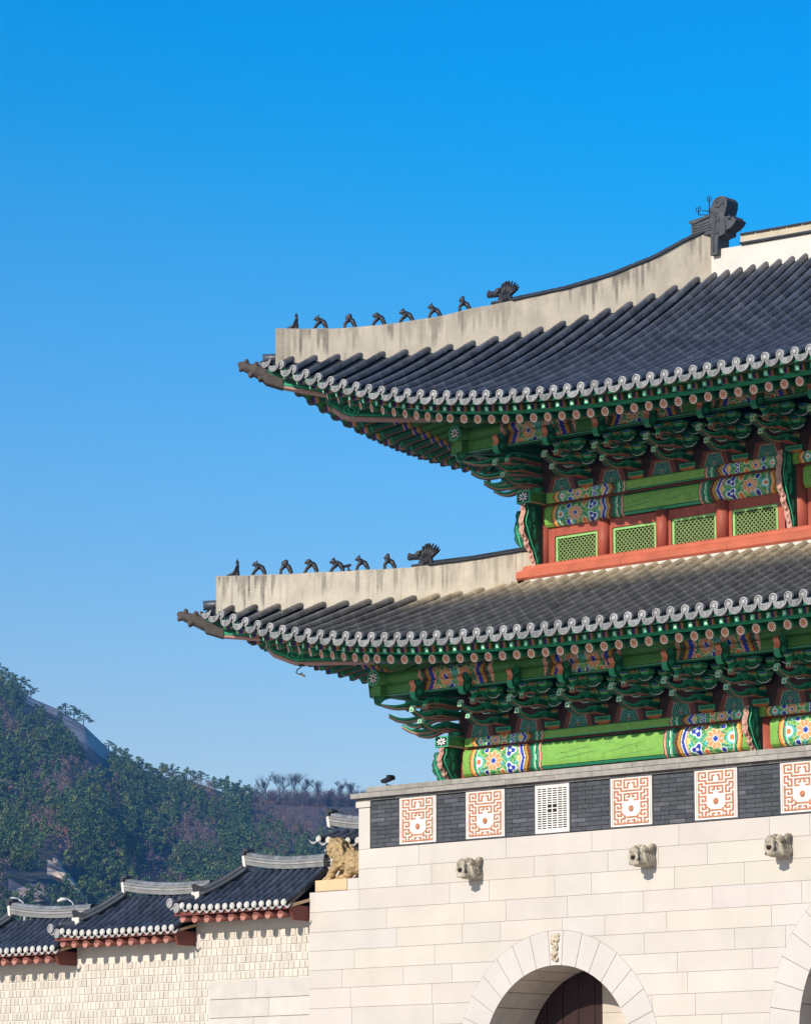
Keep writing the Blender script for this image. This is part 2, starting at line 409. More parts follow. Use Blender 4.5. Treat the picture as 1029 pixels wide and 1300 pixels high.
for (cx, cz, ri, ro) in ARCH:                               # arch rings
    nvs = 17 if ri < 2 else 21; mb = MB()
    cuts = [0.0]; key = .075 if ri < 2 else .06
    k = (nvs-1)//2
    for i in range(1, k+1): cuts.append((pi/2-key)*i/k)
    cuts = cuts+[pi-c for c in cuts[::-1]]
    for a0, a1 in zip(cuts, cuts[1:]):
        g = .0022
        n = 6; out = [(cx+(ro-.002)*cos(lerp(a0+g, a1-g, t/n)), cz+(ro-.002)*sin(lerp(a0+g, a1-g, t/n))) for t in range(n+1)]
        inn = [(cx+ri*cos(lerp(a0+g*1.4, a1-g*1.4, t/n)), cz+ri*sin(lerp(a0+g*1.4, a1-g*1.4, t/n))) for t in range(n+1)]
        slab(mb, out+inn[::-1], -.004, .03, 0, jit((.55, .49, .435), .03, r2))
    z = cz
    while z > .02:
        z2 = max(0, z-.55)
        for sx in (-1, 1):
            xa, xb = sorted((cx+sx*ri, cx+sx*(ro-.002)))
            slab(mb, [(xa, z2+.004), (xb, z2+.004), (xb, z-.004), (xa, z-.004)], -.004, .03, 0, jit((.55, .49, .435), .03, r2))
        z = z2
    ring = gp(mb, 'arch_ring', [M['stone'], M['mortar_d']], stone_base, fixn=False)
    # carved keystone relief
    mb = MB(); r3 = random.Random(int(cx*10)); kz0, kz1 = cz+ri+.06, cz+ro-.05
    for t in range(26):
        z = r3.uniform(kz0+.03, kz1-.03); hw = .085+(z-kz0)*.03
        ball(mb, (cx+r3.uniform(-hw, hw), -.015, z), r3.uniform(.02, .045), 0, 8)
    for t in range(5):
        a = r3.uniform(0, 6); c0 = Vector((cx+r3.uniform(-.05, .05), -.03, lerp(kz0+.06, kz1-.06, t/4)))
        capsule(mb, [c0+Vector((.055*cos(a+q*.9)*(1-q*.1), -.01, .055*sin(a+q*.9)*(1-q*.1))) for q in range(6)], [.022]*6, 6)
    ko = remesh(mb, 'keystone_carving', M['carved_pale'], .011, None, 1); ko.parent = stone_base
    # timber doors closing the passage
    mb = MB(); depth = 1.3 if ri < 2 else 1.7
    dx1 = cx+ri*.03
    nb = 10
    for i in range(nb):
        xa = lerp(cx-ri-.1, dx1, i/nb); xb = lerp(cx-ri-.1, dx1, (i+1)/nb)
        mb.box(xa+.004, xb-.004, depth+.01+(.01 if i % 2 else 0), depth+.12, 0, cz+ri+.2, 0, None)
    gp(mb, 'gate_door', [M['door']], stone_base)
    mb = MB(); z = 0; k = 0
    while z < cz+ri+.2:
        xs = [dx1, lerp(dx1, cx+ri+.3, .35 if k % 2 else .6), cx+ri+.3]
        for xa, xb in zip(xs, xs[1:]): mb.box(xa+.004, xb-.004, depth, depth+.2, z+.004, z+.446, 0, jit((.50, .43, .35), .06, r2))
        z += .45; k += 1
    mb.box(dx1, cx+ri+.3, depth+.012, depth+.21, 0, cz+ri+.2, 1)
    gp(mb, 'door_jamb', [M['vault'], M['mortar_d']], stone_base)

# plinth block under the beast and the block beside it
mb = MB()
mb.box(-1.17, -.31, -.004, .95, 7.03, 7.25, 0, (1, 1, 1)); gp(mb, 'plinth', M['plinth'], stone_base)
mb = MB(); mb.box(-.30, -.003, .002, .95, 7.022, 7.245, 0, STONE); gp(mb, 'corner_block', [M['stone']], stone_base)

# ---------------- parapet -----------------------------------------------------
par = MB(); PZ0, PZ1 = 7.80, 8.74
par.box(.3, GX-.3, .02, .45, PZ0, PZ1, 1)
PANELS = [(1.565, .95), (3.295, .97), (4.96, .83), (6.855, .97), (8.81, .96), (10.73, .96), (13.0, .96), (15.27, .96), (17.19, .96), (19.14, .97), (21.04, .83), (22.7, .97), (24.43, .95)]
edges = [.33]
for c, wd in PANELS: edges += [c-wd/2-.03, c+wd/2+.03]
edges.append(GX-.33)
r4 = random.Random(5)
for a, b in zip(edges[0::2], edges[1::2]):
    z = PZ0+.015; k = 0
    while z < PZ1-.02:
        h = .083; x = a
        off = .16 if k % 2 else .36
        while x < b-.005:
            xe = min(x+off, b); off = .37
            t = r4.random()
            c = jit((.062, .064, .070), .22, r4) if t < .88 else jit((.09, .09, .097), .25, r4)
            par.box(x+.005, xe-.005, .004, .03, z+.004, min(z+h, PZ1)-.006, 0, c)
            x = xe
        z += h; k += 1
for c, wd in PANELS:                                        # dark frame strip round every panel
    for xa, xb in ((c-wd/2-.03, c-wd/2-.004), (c+wd/2+.004, c+wd/2+.03)):
        par.box(xa, xb, .0, .03, PZ0+.012, PZ1, 0, (.07, .065, .065))
    par.box(c-wd/2-.03, c+wd/2+.03, .001, .03, PZ0+.004, PZ0+.028, 0, (.07, .065, .065))
parapet = gp(par, 'parapet', [M['brick'], M['brick_j']])
for sx in (0, 1):
    mb = MB(); a, b = (0.0, .30) if sx == 0 else (GX-.3, GX)
    mb.box(a, b, 0.0, GD, 7.803, 8.62, 0, STONE); mb.box(a-.05, b+.03, -.03, GD, 8.623, 8.74, 0, jit(STONE, .03))
    gp(mb, 'corner_post', [M['stone']], parapet)
mb = MB(); r5 = random.Random(3)                           # coping: thin drip course, then two slabs
GREY = (.31, .28, .24)
def course(mb, x0, x1, y0, y1, z0, z1, lo, hi, col, v):
    x = x0
    while x < x1-.01:
        xe = min(x+r5.uniform(lo, hi), x1)
        if x1-xe < lo*.4: xe = x1
        mb.box(x+.003, xe-.003, y0, y1, z0, z1, 0, jit(col, v, r5)); x = xe
course(mb, -.02, GX+.02, -.03, .5, 8.745, 8.795, .3, .4, (.14, .13, .12), .3)
course(mb, -.13, GX+.13, -.11, .55, 8.80, 8.895, .7, 1.3, GREY, .15)
course(mb, .22, GX-.22, -.03, .50, 8.915, 9.01, .7, 1.3, GREY, .15)
mb.box(.23, GX-.23, .0, .48, 8.89, 8.92, 0, (.05, .045, .04))  # dark strip painted in for the shadow gap between the slabs
gp(mb, 'coping', [M['stone_c']], parapet)
# fretwork panels
FRET = """xxxxx.xxxx
x...x.x...
x.x.x.x.xx
x.xxx.x.x.
x.....x.x.
xxxxx.xxx.
....x.....
xxx.xxxxxx
x.x.......
x.xxx.xxxx
x...x.x..x
xxx.x.x.xx
..x.x.x...
x.xxx.xxx.
x.........
xxxxx.....
x...x.....
x.x.x.....
x.xxx.....
x.........
xxxxx.....
x...x.....
x.x.xx....
x.xxx.x...
x.....xxxx
xxx.xxx...
..x.x...xx
x.x.x.x.x.
xxxxxxxxxx""".split()
MIDX = (0, 7, 9, 24, 28)
def fret_panel(c, wd, z0, z1):
    mb = MB(); mb.box(c-wd/2, c+wd/2, -.004, .03, z0, z1, 0)
    nx, ny = 21, len(FRET); mx_, mz = .075, .035
    cw = (wd-2*mx_)/nx; ch = (z1-z0-2*mz)/ny
    for r, row in enumerate(FRET):
        row = (row+'.'*10)[:10]
        full = row+('x' if r in MIDX else '.')+row[::-1]
        i = 0
        while i < nx:
            if full[i] == 'x':
                j = i
                while j < nx and full[j] == 'x': j += 1
                xa, xb = c-wd/2+mx_+i*cw, c-wd/2+mx_+j*cw; zt = z1-mz-r*ch
                mb.box(xa+.002, xb-.002, -.014, -.003, zt-ch+.001, zt-.001, 1)
                i = j
            else: i += 1
        for i in range(nx):                                 # join vertical runs
            if r+1 < ny:
                rw2 = FRET[r+1]; f2 = rw2+('x' if r+1 in MIDX else '.')+rw2[::-1]
                if full[i] == 'x' and f2[i] == 'x':
                    xa = c-wd/2+mx_+i*cw; zt = z1-mz-(r+1)*ch
                    mb.box(xa+.006, xa+cw-.006, -.0135, -.0035, zt-ch*.3, zt+ch*.3, 1)
    zc = z1-mz-19*ch
    for i in range(2):                                      # round boss in the white field
        pass
    R = [[(c+r_*cos(2*pi*k/14), y, zc+r_*sin(2*pi*k/14)*1.1) for k in range(14)] for r_, y in ((.055, -.002), (.052, -.018), (.03, -.024))]
    mb.rings(R, 1)
    for xa in (c-wd/2+.035, c+wd/2-.045): mb.box(xa, xa+.012, -.008, -.003, z0+.02, z1-.02, 2)
    return gp(mb, 'fretwork_panel', [M['panel_w'], M['terracotta'], M['pink']], parapet)
def vent(c, wd, z0, z1):
    mb = MB(); mb.box(c-wd/2, c+wd/2, .012, .03, z0, z1, 1)
    ncol, nrow = 6, 20
    xs = [c-wd/2+.03+(wd-.06)*i/ncol for i in range(ncol+1)]
    sq = lambda i, r: i in (2, 3) and 7 <= r <= 12
    for i, x in enumerate(xs):
        t = .03 if i in (0, ncol) else .014
        if i in (1, 3, 5):
            if i == 3: mb.box(x-.012, x+.012, -.004, .02, z0, z1, 0)
            else: mb.box(x-.010, x+.010, -.004, .02, z0, z1, 0)
        else: mb.box(x-t, x+t, -.005, .02, z0, z1, 0)
    for r in range(nrow+1):
        z = z0+.02+(z1-z0-.04)*r/nrow; t = .03 if r in (0, nrow) else .0105
        if 8 <= r <= 12 and r % 2 == 1:
            mb.box(c-wd/2, xs[2], -.003, .02, z-t, z+t, 0); mb.box(xs[4], c+wd/2, -.003, .02, z-t, z+t, 0)
        else: mb.box(c-wd/2, c+wd/2, -.003, .02, z-t, z+t, 0)
    return gp(mb, 'lattice_vent', [M['panel_w'], M['dark_in']], parapet)
for c, wd in PANELS:
    (vent if abs(wd-.83) < .01 else fret_panel)(c, wd, 7.835, 8.742)

# ---------------- water spouts: beast heads --------------------------------------
def spout(cx, zc):
    mb = MB()
    H, W_, D = .38, .28, .38
    mb.hexa([(cx-W_/2*.8, -D, zc-H*.38), (cx+W_/2*.8, -D, zc-H*.38), (cx+W_/2, .0, zc-H*.5), (cx-W_/2, .0, zc-H*.5),
             (cx-W_/2*.7, -D, zc+H*.15), (cx+W_/2*.7, -D, zc+H*.15), (cx+W_/2, .0, zc+H*.5), (cx-W_/2, .0, zc+H*.5)])
    for sx in (-1, 1):
        ball(mb, (cx+sx*.10, -.28, zc+.13), .075, 0, 10); ball(mb, (cx+sx*.115, -.33, zc+.14), .035, 0, 8)
        capsule(mb, [(cx+sx*.13, -.18, zc+.12), (cx+sx*.15, -.10, zc+.19), (cx+sx*.14, -.02, zc+.20)], [.05, .05, .04])
        for k in range(4): capsule(mb, [(cx+sx*.145, -.30+.08*k, zc+.02), (cx+sx*.155, -.27+.08*k, zc-.09), (cx+sx*.145, -.22+.08*k, zc-.17)], [.03, .035, .025])
        ball(mb, (cx+sx*.06, -.44, zc+.08), .05, 0, 8)
    capsule(mb, [(cx, -.42, zc+.04), (cx, -.47, zc+.09), (cx, -.44, zc+.15)], [.07, .06, .04])
    capsule(mb, [(cx-.09, -.43, zc-.14), (cx, -.46, zc-.15), (cx+.09, -.43, zc-.14)], [.035, .04, .035])
    capsule(mb, [(cx+.085*cos(q*pi/5), -.455, zc-.03+.085*sin(q*pi/5)) for q in range(11)], [.032]*11)
    o = remesh(mb, 'waterspout', M['spout'], .016, None, 2); o.parent = gate; o.location = (-13.0, 0, 0)
    m2 = MB(); R = [[(cx+r_*cos(2*pi*k/12), y, zc-.03+r_*sin(2*pi*k/12)) for k in range(12)] for r_, y in ((.07, -.44), (.066, -.468))]
    m2.rings(R, 0); h = gp(m2, 'mouth', M['dark_in'], o)  # dark disc stands in for the shade of a hollow mouth
for x in (3.06, 7.25, 10.31, 15.69, 18.75, 22.94): spout(x, 7.235)
# ------------------------------------------------------------------ roofs
class Roof: pass
U = Roof(); U.T = (-1.19, -1.59); U.ins = .5; U.inss = .4; U.f = (15.80, 1.79, 4.0); U.s = (16.25, 1.34, 2.7)
U.hip = [(0, 17.70), (.35, 17.74), (.98, 17.79), (1.93, 17.89), (2.57, 18.0), (3.23, 18.17), (3.93, 18.39), (4.61, 18.66), (5.31, 18.98), (6.0, 19.35), (6.34, 19.54), (6.6, 19.6)]
U.d = 6.35; U.zt = 19.46; U.sag = .34
U.top = [(.18, 18.25), (.97, 18.26), (1.65, 18.34), (2.44, 18.52), (3.0, 18.72), (3.6, 18.90), (4.31, 19.13), (4.96, 19.42), (5.61, 19.81), (6.05, 20.17), (6.46, 20.45)]
D_ = Roof(); D_.T = (-2.0, -2.4); D_.ins = .5; D_.inss = .4; D_.f = (11.26, 1.20, 5.0); D_.s = (11.55, .91, 3.0)
D_.hip = [(0, 12.66), (.37, 12.67), (.98, 12.69), (1.61, 12.73), (2.25, 12.79), (2.9, 12.87), (3.54, 12.96), (4.2, 13.10), (5, 13.1)]
D_.d = 4.15; D_.zt = 13.02; D_.sag = .18
D_.top = [(.19, 13.18), (.91, 13.22), (1.68, 13.28), (2.91, 13.39), (3.8, 13.56), (4.5, 13.74)]
for R_ in (U, D_):
    R_.L = 13.0-R_.T[0]; R_.Ls = 4.9-R_.T[1]
def ve(R_, u, side):
    L = R_.Ls if side else R_.L
    return (R_.inss if side else R_.ins)*(1-(1-min(1, max(0, u/L)))**2.2)
def ze(R_, u, side):
    z0, A, p = R_.s if side else R_.f; L = R_.Ls if side else R_.L
    return z0+A*max(0, 1-u/L)**p
def mapper(R_, which):
    tx, ty = R_.T
    return {'fl': lambda u, v, z: (tx+u, ty+v, z), 'fr': lambda u, v, z: (GX-tx-u, ty+v, z),
            'sl': lambda u, v, z: (tx+v, ty+u, z), 'slb': lambda u, v, z: (tx+v, GD-ty-u, z),
            'sr': lambda u, v, z: (GX-tx-v, ty+u, z), 'srb': lambda u, v, z: (GX-tx-v, GD-ty-u, z),
            'bl': lambda u, v, z: (tx+u, GD-ty-v, z), 'br': lambda u, v, z: (GX-tx-u, GD-ty-v, z)}[which]
TILE = (.046, .052, .066)
rt_ = random.Random(21)
def tile_half(mb, R_, which, rows=True, lower=False):
    side = which[0] == 's'; L = R_.Ls if side else R_.L
    P = mapper(R_, which); n = int(round(L/.322)); pitch = L/n; d = R_.d
    def rowline(u):
        v0 = ve(R_, u, side); z0 = ze(R_, u, side)+.10
        if u < d: v1 = max(v0+.05, u-.10); z1 = table(R_.hip, u)-.09
        else: v1 = d-.02; z1 = R_.zt
        return v0, z0, v1, z1
    def at(u, t):
        v0, z0, v1, z1 = rowline(u); ln = (v1-v0)/5.0; s_ = R_.sag*min(1, ln)
        return lerp(v0, v1, t), z0+(z1-z0)*(t+s_*(t*t-t))
    # pan tiles between the rows
    NT = 12; g = []
    us = []
    for k in range(n): us += [pitch*k, pitch*(k+.5)]
    us.append(L)
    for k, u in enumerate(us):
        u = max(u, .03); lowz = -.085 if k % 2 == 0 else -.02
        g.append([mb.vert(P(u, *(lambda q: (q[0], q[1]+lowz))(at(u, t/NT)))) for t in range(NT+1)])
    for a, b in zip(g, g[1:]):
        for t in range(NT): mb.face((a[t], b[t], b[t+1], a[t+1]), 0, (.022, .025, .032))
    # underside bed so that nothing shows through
    if not rows: return
    for k in range(n):
        u = pitch*(k+.5); v0, z0, v1, z1 = rowline(u); ln = sqrt((v1-v0)**2+(z1-z0)**2)
        if v1-v0 < .14: continue
        N = max(1, int(round(ln/.34))); rings = []; cols = []
        for i in range(N):
            t0, t1 = i/N, (i+1)/N
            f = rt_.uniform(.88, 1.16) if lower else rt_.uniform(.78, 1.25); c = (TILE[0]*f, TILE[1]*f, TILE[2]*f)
            if rt_.random() < .03: c = (.075, .08, .095)
            tm = (t0+t1)/2
            if lower and not side:
                q = max(0, (tm*ln-(ln-1.55))/1.55)*(1 if u > 3.2 else .25)
                q = min(1, q**1.6*1.6)*rt_.uniform(.7, 1.15)
                c = tuple(lerp(a, b, min(1, q)) for a, b in zip(lerp3(c, (.098, .092, .085), .75), (.40, .32, .205)))
                if u > 6.0 and rt_.random() < .06*q: c = (.44, .32, .16)
            elif not side and i == N-1: c = tuple(lerp(a, b, .35) for a, b in zip(c, (.16, .14, .12)))
            for r_, t in ((.088, t0), (.081, t1)):
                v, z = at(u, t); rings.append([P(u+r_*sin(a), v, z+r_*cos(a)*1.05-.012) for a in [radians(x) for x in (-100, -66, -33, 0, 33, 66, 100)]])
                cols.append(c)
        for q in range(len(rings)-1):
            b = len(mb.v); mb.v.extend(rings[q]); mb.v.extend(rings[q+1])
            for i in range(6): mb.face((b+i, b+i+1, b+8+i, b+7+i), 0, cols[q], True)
        b = len(mb.v); mb.v.extend(rings[-1]); v, z = at(u, 1); cc = mb.vert(P(u, v+.045, z+.02))
        for i in range(6): mb.face((b+i, b+i+1, cc), 0, cols[-1], True)
        # round end tile with rim and raised medallion
        v, z = at(u, 0); v -= .012
        W1, W2, W3 = (.37, .355, .335), (.15, .145, .14), (.30, .29, .275)
        f = rt_.uniform(.82, 1.12); e = 14
        def circ(r_, vv): return [mb.vert(P(u+r_*cos(2*pi*i/e), vv, z+r_*sin(2*pi*i/e))) for i in range(e)]
        rs = [circ(.088, v+.05), circ(.090, v-.012), circ(.072, v-.018), circ(.066, v-.004), circ(.040, v-.004), circ(.034, v-.018)]
        for q, (ra, rb) in enumerate(zip(rs, rs[1:])):
            for i in range(e):
                c = (W1, W1, W2, W2 if i % 2 else W3, W3)[q]
                mb.face((ra[i], ra[(i+1) % e], rb[(i+1) % e], rb[i]), 1, tuple(x*f for x in c))
        mb.face(rs[-1], 1, tuple(x*f for x in W1))
    for k in range(n+1):                                   # drip tiles
        u = pitch*k
        if u < .1: u = .10
        v0 = ve(R_, u, side)-.02; z0 = ze(R_, u, side); f = rt_.uniform(.8, 1.12)
        hw = .160; e = 12
        top = [(u-hw+2*hw*i/e, z0+.070-.050*(1-((i/e)*2-1)**2)) for i in range(e+1)]
        bot = [(u-hw+2*hw*i/e, z0+.055-.160*max(0, 1-((i/e)*2-1)**2)**.55) for i in range(e+1)]
        A = [mb.vert(P(a, v0-.012-.16*(z0+.1-z), z)) for a, z in top]; B = [mb.vert(P(a, v0-.012-.16*(z0+.1-z), z)) for a, z in bot]
        A2 = [mb.vert(P(a, v0+.03, z)) for a, z in top]; B2 = [mb.vert(P(a, v0+.03, z)) for a, z in bot]
        Mi = [mb.vert(P(lerp(u, a, .86), v0-.022-.16*(z0+.1-lerp((zt+zb)/2, zt, .7)), lerp((zt+zb)/2, zt, .70))) for (a, zt), (_, zb) in zip(top, bot)]
        Mj = [mb.vert(P(lerp(u, a, .86), v0-.022-.16*(z0+.1-lerp((zt+zb)/2, zb, .7)), lerp((zt+zb)/2, zb, .70))) for (a, zt), (_, zb) in zip(top, bot)]
        cw = tuple(.27*f*x for x in (1, .97, .93))
        for i in range(e):
            mb.face((A[i], A[i+1], Mi[i+1], Mi[i]), 1, cw); mb.face((Mj[i], Mj[i+1], B[i+1], B[i]), 1, cw)
            q = rt_.uniform(.12, .26)*f
            mb.face((Mi[i], Mi[i+1], Mj[i+1], Mj[i]), 1, (q, q*.97, q*.93))
            mb.face((B[i], B[i+1], B2[i+1], B2[i]), 0, (.05, .05, .055)); mb.face((A2[i], A2[i+1], B2[i+1], B2[i]), 0, (.04, .04, .045))
def lerp3(a, b, t): return tuple(lerp(x, y, t) for x, y in zip(a, b))

def make_roof(R_, name, lower):
    mb = MB()
    for wh in ('fl', 'fr', 'sl', 'slb'): tile_half(mb, R_, wh, True, lower)
    for wh in ('sr', 'srb', 'bl', 'br'): tile_half(mb, R_, wh, False, lower)
    if True:                                               # the single tile lying over the very corner
        for cx, sx in ((R_.T[0], 1), (GX-R_.T[0], -1)):
            z = table(R_.hip, 0)-.03
            mb.tube([(cx+sx*.0, R_.T[1]+.0, z-.03), (cx+sx*.42, R_.T[1]+.42, z+.02)], [.10, .09], 10, 0, TILE)
    return gp(mb, name, [M['tile'], M['tile_end']], fixn=False)
upper_roof = make_roof(U, 'upper_roof', False)
lower_roof = make_roof(D_, 'lower_roof', True)

def hip_ridge(R_, roof, flipx, flipy, q1, capq):
    tx, ty = R_.T
    def P(q, s_, z):
        k = .7071*s_; x, y = tx+q+k, ty+q-k
        return (GX-x if flipx else x, GD-y if flipy else y, z)
    mb = MB(); n = 150; q0 = .18; rS = random.Random(5 if R_ is U else 8); low_ = R_ is not U
    BASE_ = (.60, .51, .385) if low_ else (.50, .42, .315); NZ = 14
    grid = []; st = []; a_ = .3
    for i in range(n+1):
        q = lerp(q0, q1, i/n); zt = table(R_.top, q); zb = table(R_.hip, q)-.35; hw = .15+.004*sin(q*5)+.003*sin(q*17)
        sec = [P(q, hw, lerp(zb, zt-.02, k/NZ)) for k in range(NZ+1)]+[P(q, hw-.025, zt+.004*sin(q*9))]+[P(q, -hw+.025, zt+.004*sin(q*9))]+[P(q, -hw, lerp(zt-.02, zb, k/NZ)) for k in range(NZ+1)]
        grid.append([mb.vert(p_) for p_ in sec])
        if i % 2 == 0 or rS.random() < .4: a_ = rS.random()
        near = max(0, 1-q/(1.5 if low_ else 1.0))
        st.append((max(0, a_**(1.1 if near > .2 else 2.2)*(.55+.6*near if low_ else .75)), rS.uniform(.15, .75)*(1+.6*near)))
    for i in range(n):
        s_, ln_ = st[i]
        for k in range(2*NZ+3):
            kk = min(k, 2*NZ+2-k); dep = 1-(kk+.5)/NZ
            f_ = s_*max(0, min(1, (ln_-dep)/.25)) if kk < NZ else .3+.3*s_
            c_ = lerp3(BASE_, (.10, .085, .065), min(.9, f_)); c_ = lerp3(c_, (.60, .52, .42), .25*rS.random()*(1 if low_ else .4))
            mb.face((grid[i][k], grid[i+1][k], grid[i+1][k+1], grid[i][k+1]), 0, c_)
    for g_ in (grid[0], grid[-1]): mb.face(g_, 0, lerp3(BASE_, (.2, .16, .12), .3))
    o = gp(mb, 'hip_ridge', [M['plaster']], roof)
    mb = MB(); rows = []; r2_ = []
    m = 26
    for i in range(m+1):
        q = lerp(capq, q1, i/m); zt = table(R_.top, q)
        rows.append([P(q, -.19, zt), P(q, -.19, zt+.03), P(q, .19, zt+.03), P(q, .19, zt)])
        if i < m:
            for qq, r_ in ((q, .085), (lerp(capq, q1, (i+1)/m), .076)):
                zz = table(R_.top, qq)
                r2_.append([P(qq, r_*cos(a), zz+.025+r_*sin(a)) for a in [pi*k/6 for k in range(7)]])
    mb.rings(rows, 0, smooth=False)
    for a, b in zip(r2_, r2_[1:]): mb.rings([a, b], 0, closed=False)
    mb.poly(r2_[0], 0)
    gp(mb, 'ridge_cap', [M['tile_dark']], roof, fixn=True)
    return o
for fx in (0, 1):
    for fy in (0, 1):
        hip_ridge(U, upper_roof, fx, fy, 6.46, 3.55); hip_ridge(D_, lower_roof, fx, fy, 4.62, 3.15)
# main ridge
mb = MB(); n = 40; rows = []; ROWS2 = []; ROWS3 = []; ROWS4 = []
def rz(x): t = (x-13)/7.6; return 20.06+.16*t*t
for i in range(n+1):
    x = lerp(5.35, GX-5.35, i/n); z = rz(x)
    rows.append([(x, 4.72, 19.2), (x, 4.72, z-.24), (x, 5.08, z-.24), (x, 5.08, 19.2)])
    if abs(x-13) < 7.25:
        ROWS2.append([(x, 4.66, z-.23), (x, 4.65, z-.205), (x, 4.66, z-.185), (x, 5.14, z-.185), (x, 5.14, z-.23)])
        ROWS3.append([(x, 4.69, z-.19), (x, 4.69, z-.03), (x, 5.11, z-.03), (x, 5.11, z-.19)])
        ROWS4.append([(x, 4.64, z-.035), (x, 4.66, z), (x, 4.78, z+.03), (x, 4.9, z+.04), (x, 5.02, z+.03), (x, 5.14, z), (x, 5.16, z-.035)])
mb.rings(rows, 0, smooth=False)
mr_ = gp(mb, 'main_ridge', [M['plaster_w']], upper_roof)
mb = MB(); mb.rings(ROWS2, 0, smooth=False); gp(mb, 'ridge_moulding', [M['tile_dark']], upper_roof)
mb = MB(); mb.rings(ROWS3, 0, (.50, .42, .30), smooth=False); gp(mb, 'ridge_band', [M['plaster']], upper_roof)
mb = MB()
for a, b in zip(ROWS4, ROWS4[1:]):
    a2 = [(lerp(p[0], q[0], .02), p[1], p[2]) for p, q in zip(a, b)]; b2 = [(lerp(p[0], q[0], .97), q[1], q[2]) for p, q in zip(a, b)]
    mb.rings([a2, b2], 0, smooth=False)
gp(mb, 'ridge_cap', [M['tile_dark']], upper_roof)
# ridge-end ornament with its spirals, and the iron fork standing on it
def ridge_ornament(flip):
    fx = (lambda x: GX-x) if flip else (lambda x: x)
    fn = lambda a, b, t: (fx(a), t, b)
    mb = MB()
    K = 1.0
    mb.prism([(5.42, 19.84), (5.60, 19.84), (5.62, 20.2), (5.80, 20.24), (5.80, 20.55), (5.78, 20.62), (5.85, 20.80), (5.86, 20.93), (5.80, 21.01), (5.70, 21.04), (5.58, 21.02), (5.49, 20.95), (5.45, 20.85), (5.42, 20.7), (5.44, 20.4)], fn, 4.60, 4.98)
    mb.prism([(5.70, 20.28), (5.92, 20.34), (6.03, 20.42), (6.07, 20.49), (6.02, 20.52), (5.98, 20.58), (5.97, 20.55), (5.72, 20.62)], fn, 4.62, 4.96)
    mb.prism([(4.93, 20.30), (5.46, 20.30), (5.46, 20.66), (5.3, 20.64), (5.0, 20.60), (4.93, 20.62)], fn, 4.62, 5.10)
    mb.prism([(4.90, 20.60), (5.02, 20.58), (5.30, 20.63), (5.46, 20.66), (5.46, 20.70), (4.9, 20.65)], fn, 4.59, 5.13)
    def spiral(cx, cz, r, turns, s0, y=4.597):
        pts = []
        for i in range(int(turns*14)+1):
            a = s0+i*2*pi/14; rr = r*(1-.75*i/(turns*14)); pts.append((fx(cx+rr*cos(a)), y, cz+rr*sin(a)))
        mb.tube(pts, .016, 6)
    spiral(5.64, 20.90, .13, 1.6, -.5); spiral(5.60, 20.60, .10, 1.5, 1.2); spiral(5.56, 20.33, .10, 1.5, -1.0)
    mb.tube([(fx(5.44), 4.597, 20.75), (fx(5.52), 4.597, 20.72), (fx(5.56), 4.597, 20.5), (fx(5.50), 4.597, 20.2), (fx(5.51), 4.597, 19.9)], .016, 6)
    for k in range(4): mb.tube([(fx(4.97), 4.617, 20.36+.06*k), (fx(5.15), 4.617, 20.39+.05*k), (fx(5.42), 4.617, 20.38+.06*k)], .012, 6)
    ball(mb, (fx(5.9), 4.62, 20.55), .05, 0, 8)
    o = gp(mb, 'ridge_ornament', [M['tile_grey']], upper_roof)
    mb = MB(); bx, by = 5.26, 4.8
    mb.tube([(fx(bx), by, 20.6), (fx(bx), by, 21.12)], .012, 6)
    for zz, hw in ((20.78, .20), (20.86, .13)):
        mb.tube([(fx(bx-hw), by-hw*.5, zz), (fx(bx), by, zz-.02), (fx(bx+hw), by+hw*.5, zz)], .010, 6)
        mb.tube([(fx(bx-hw*.7), by+hw*.7, zz), (fx(bx), by, zz-.02), (fx(bx+hw*.7), by-hw*.7, zz)], .010, 6)
    def fork(x, y, z):
        mb.tube([(fx(x), y, z), (fx(x), y, z+.17)], .010, 6)
        mb.tube([(fx(x-.05), y, z+.16), (fx(x-.05), y, z+.08), (fx(x), y, z+.05), (fx(x+.05), y, z+.08), (fx(x+.05), y, z+.16)], .009, 6)
    fork(bx, by, 20.99); fork(bx-.2, by-.1, 20.78); fork(bx+.2, by+.1, 20.78)
    gp(mb, 'iron_fork', [M['iron']], upper_roof)
ridge_ornament(False); ridge_ornament(True)

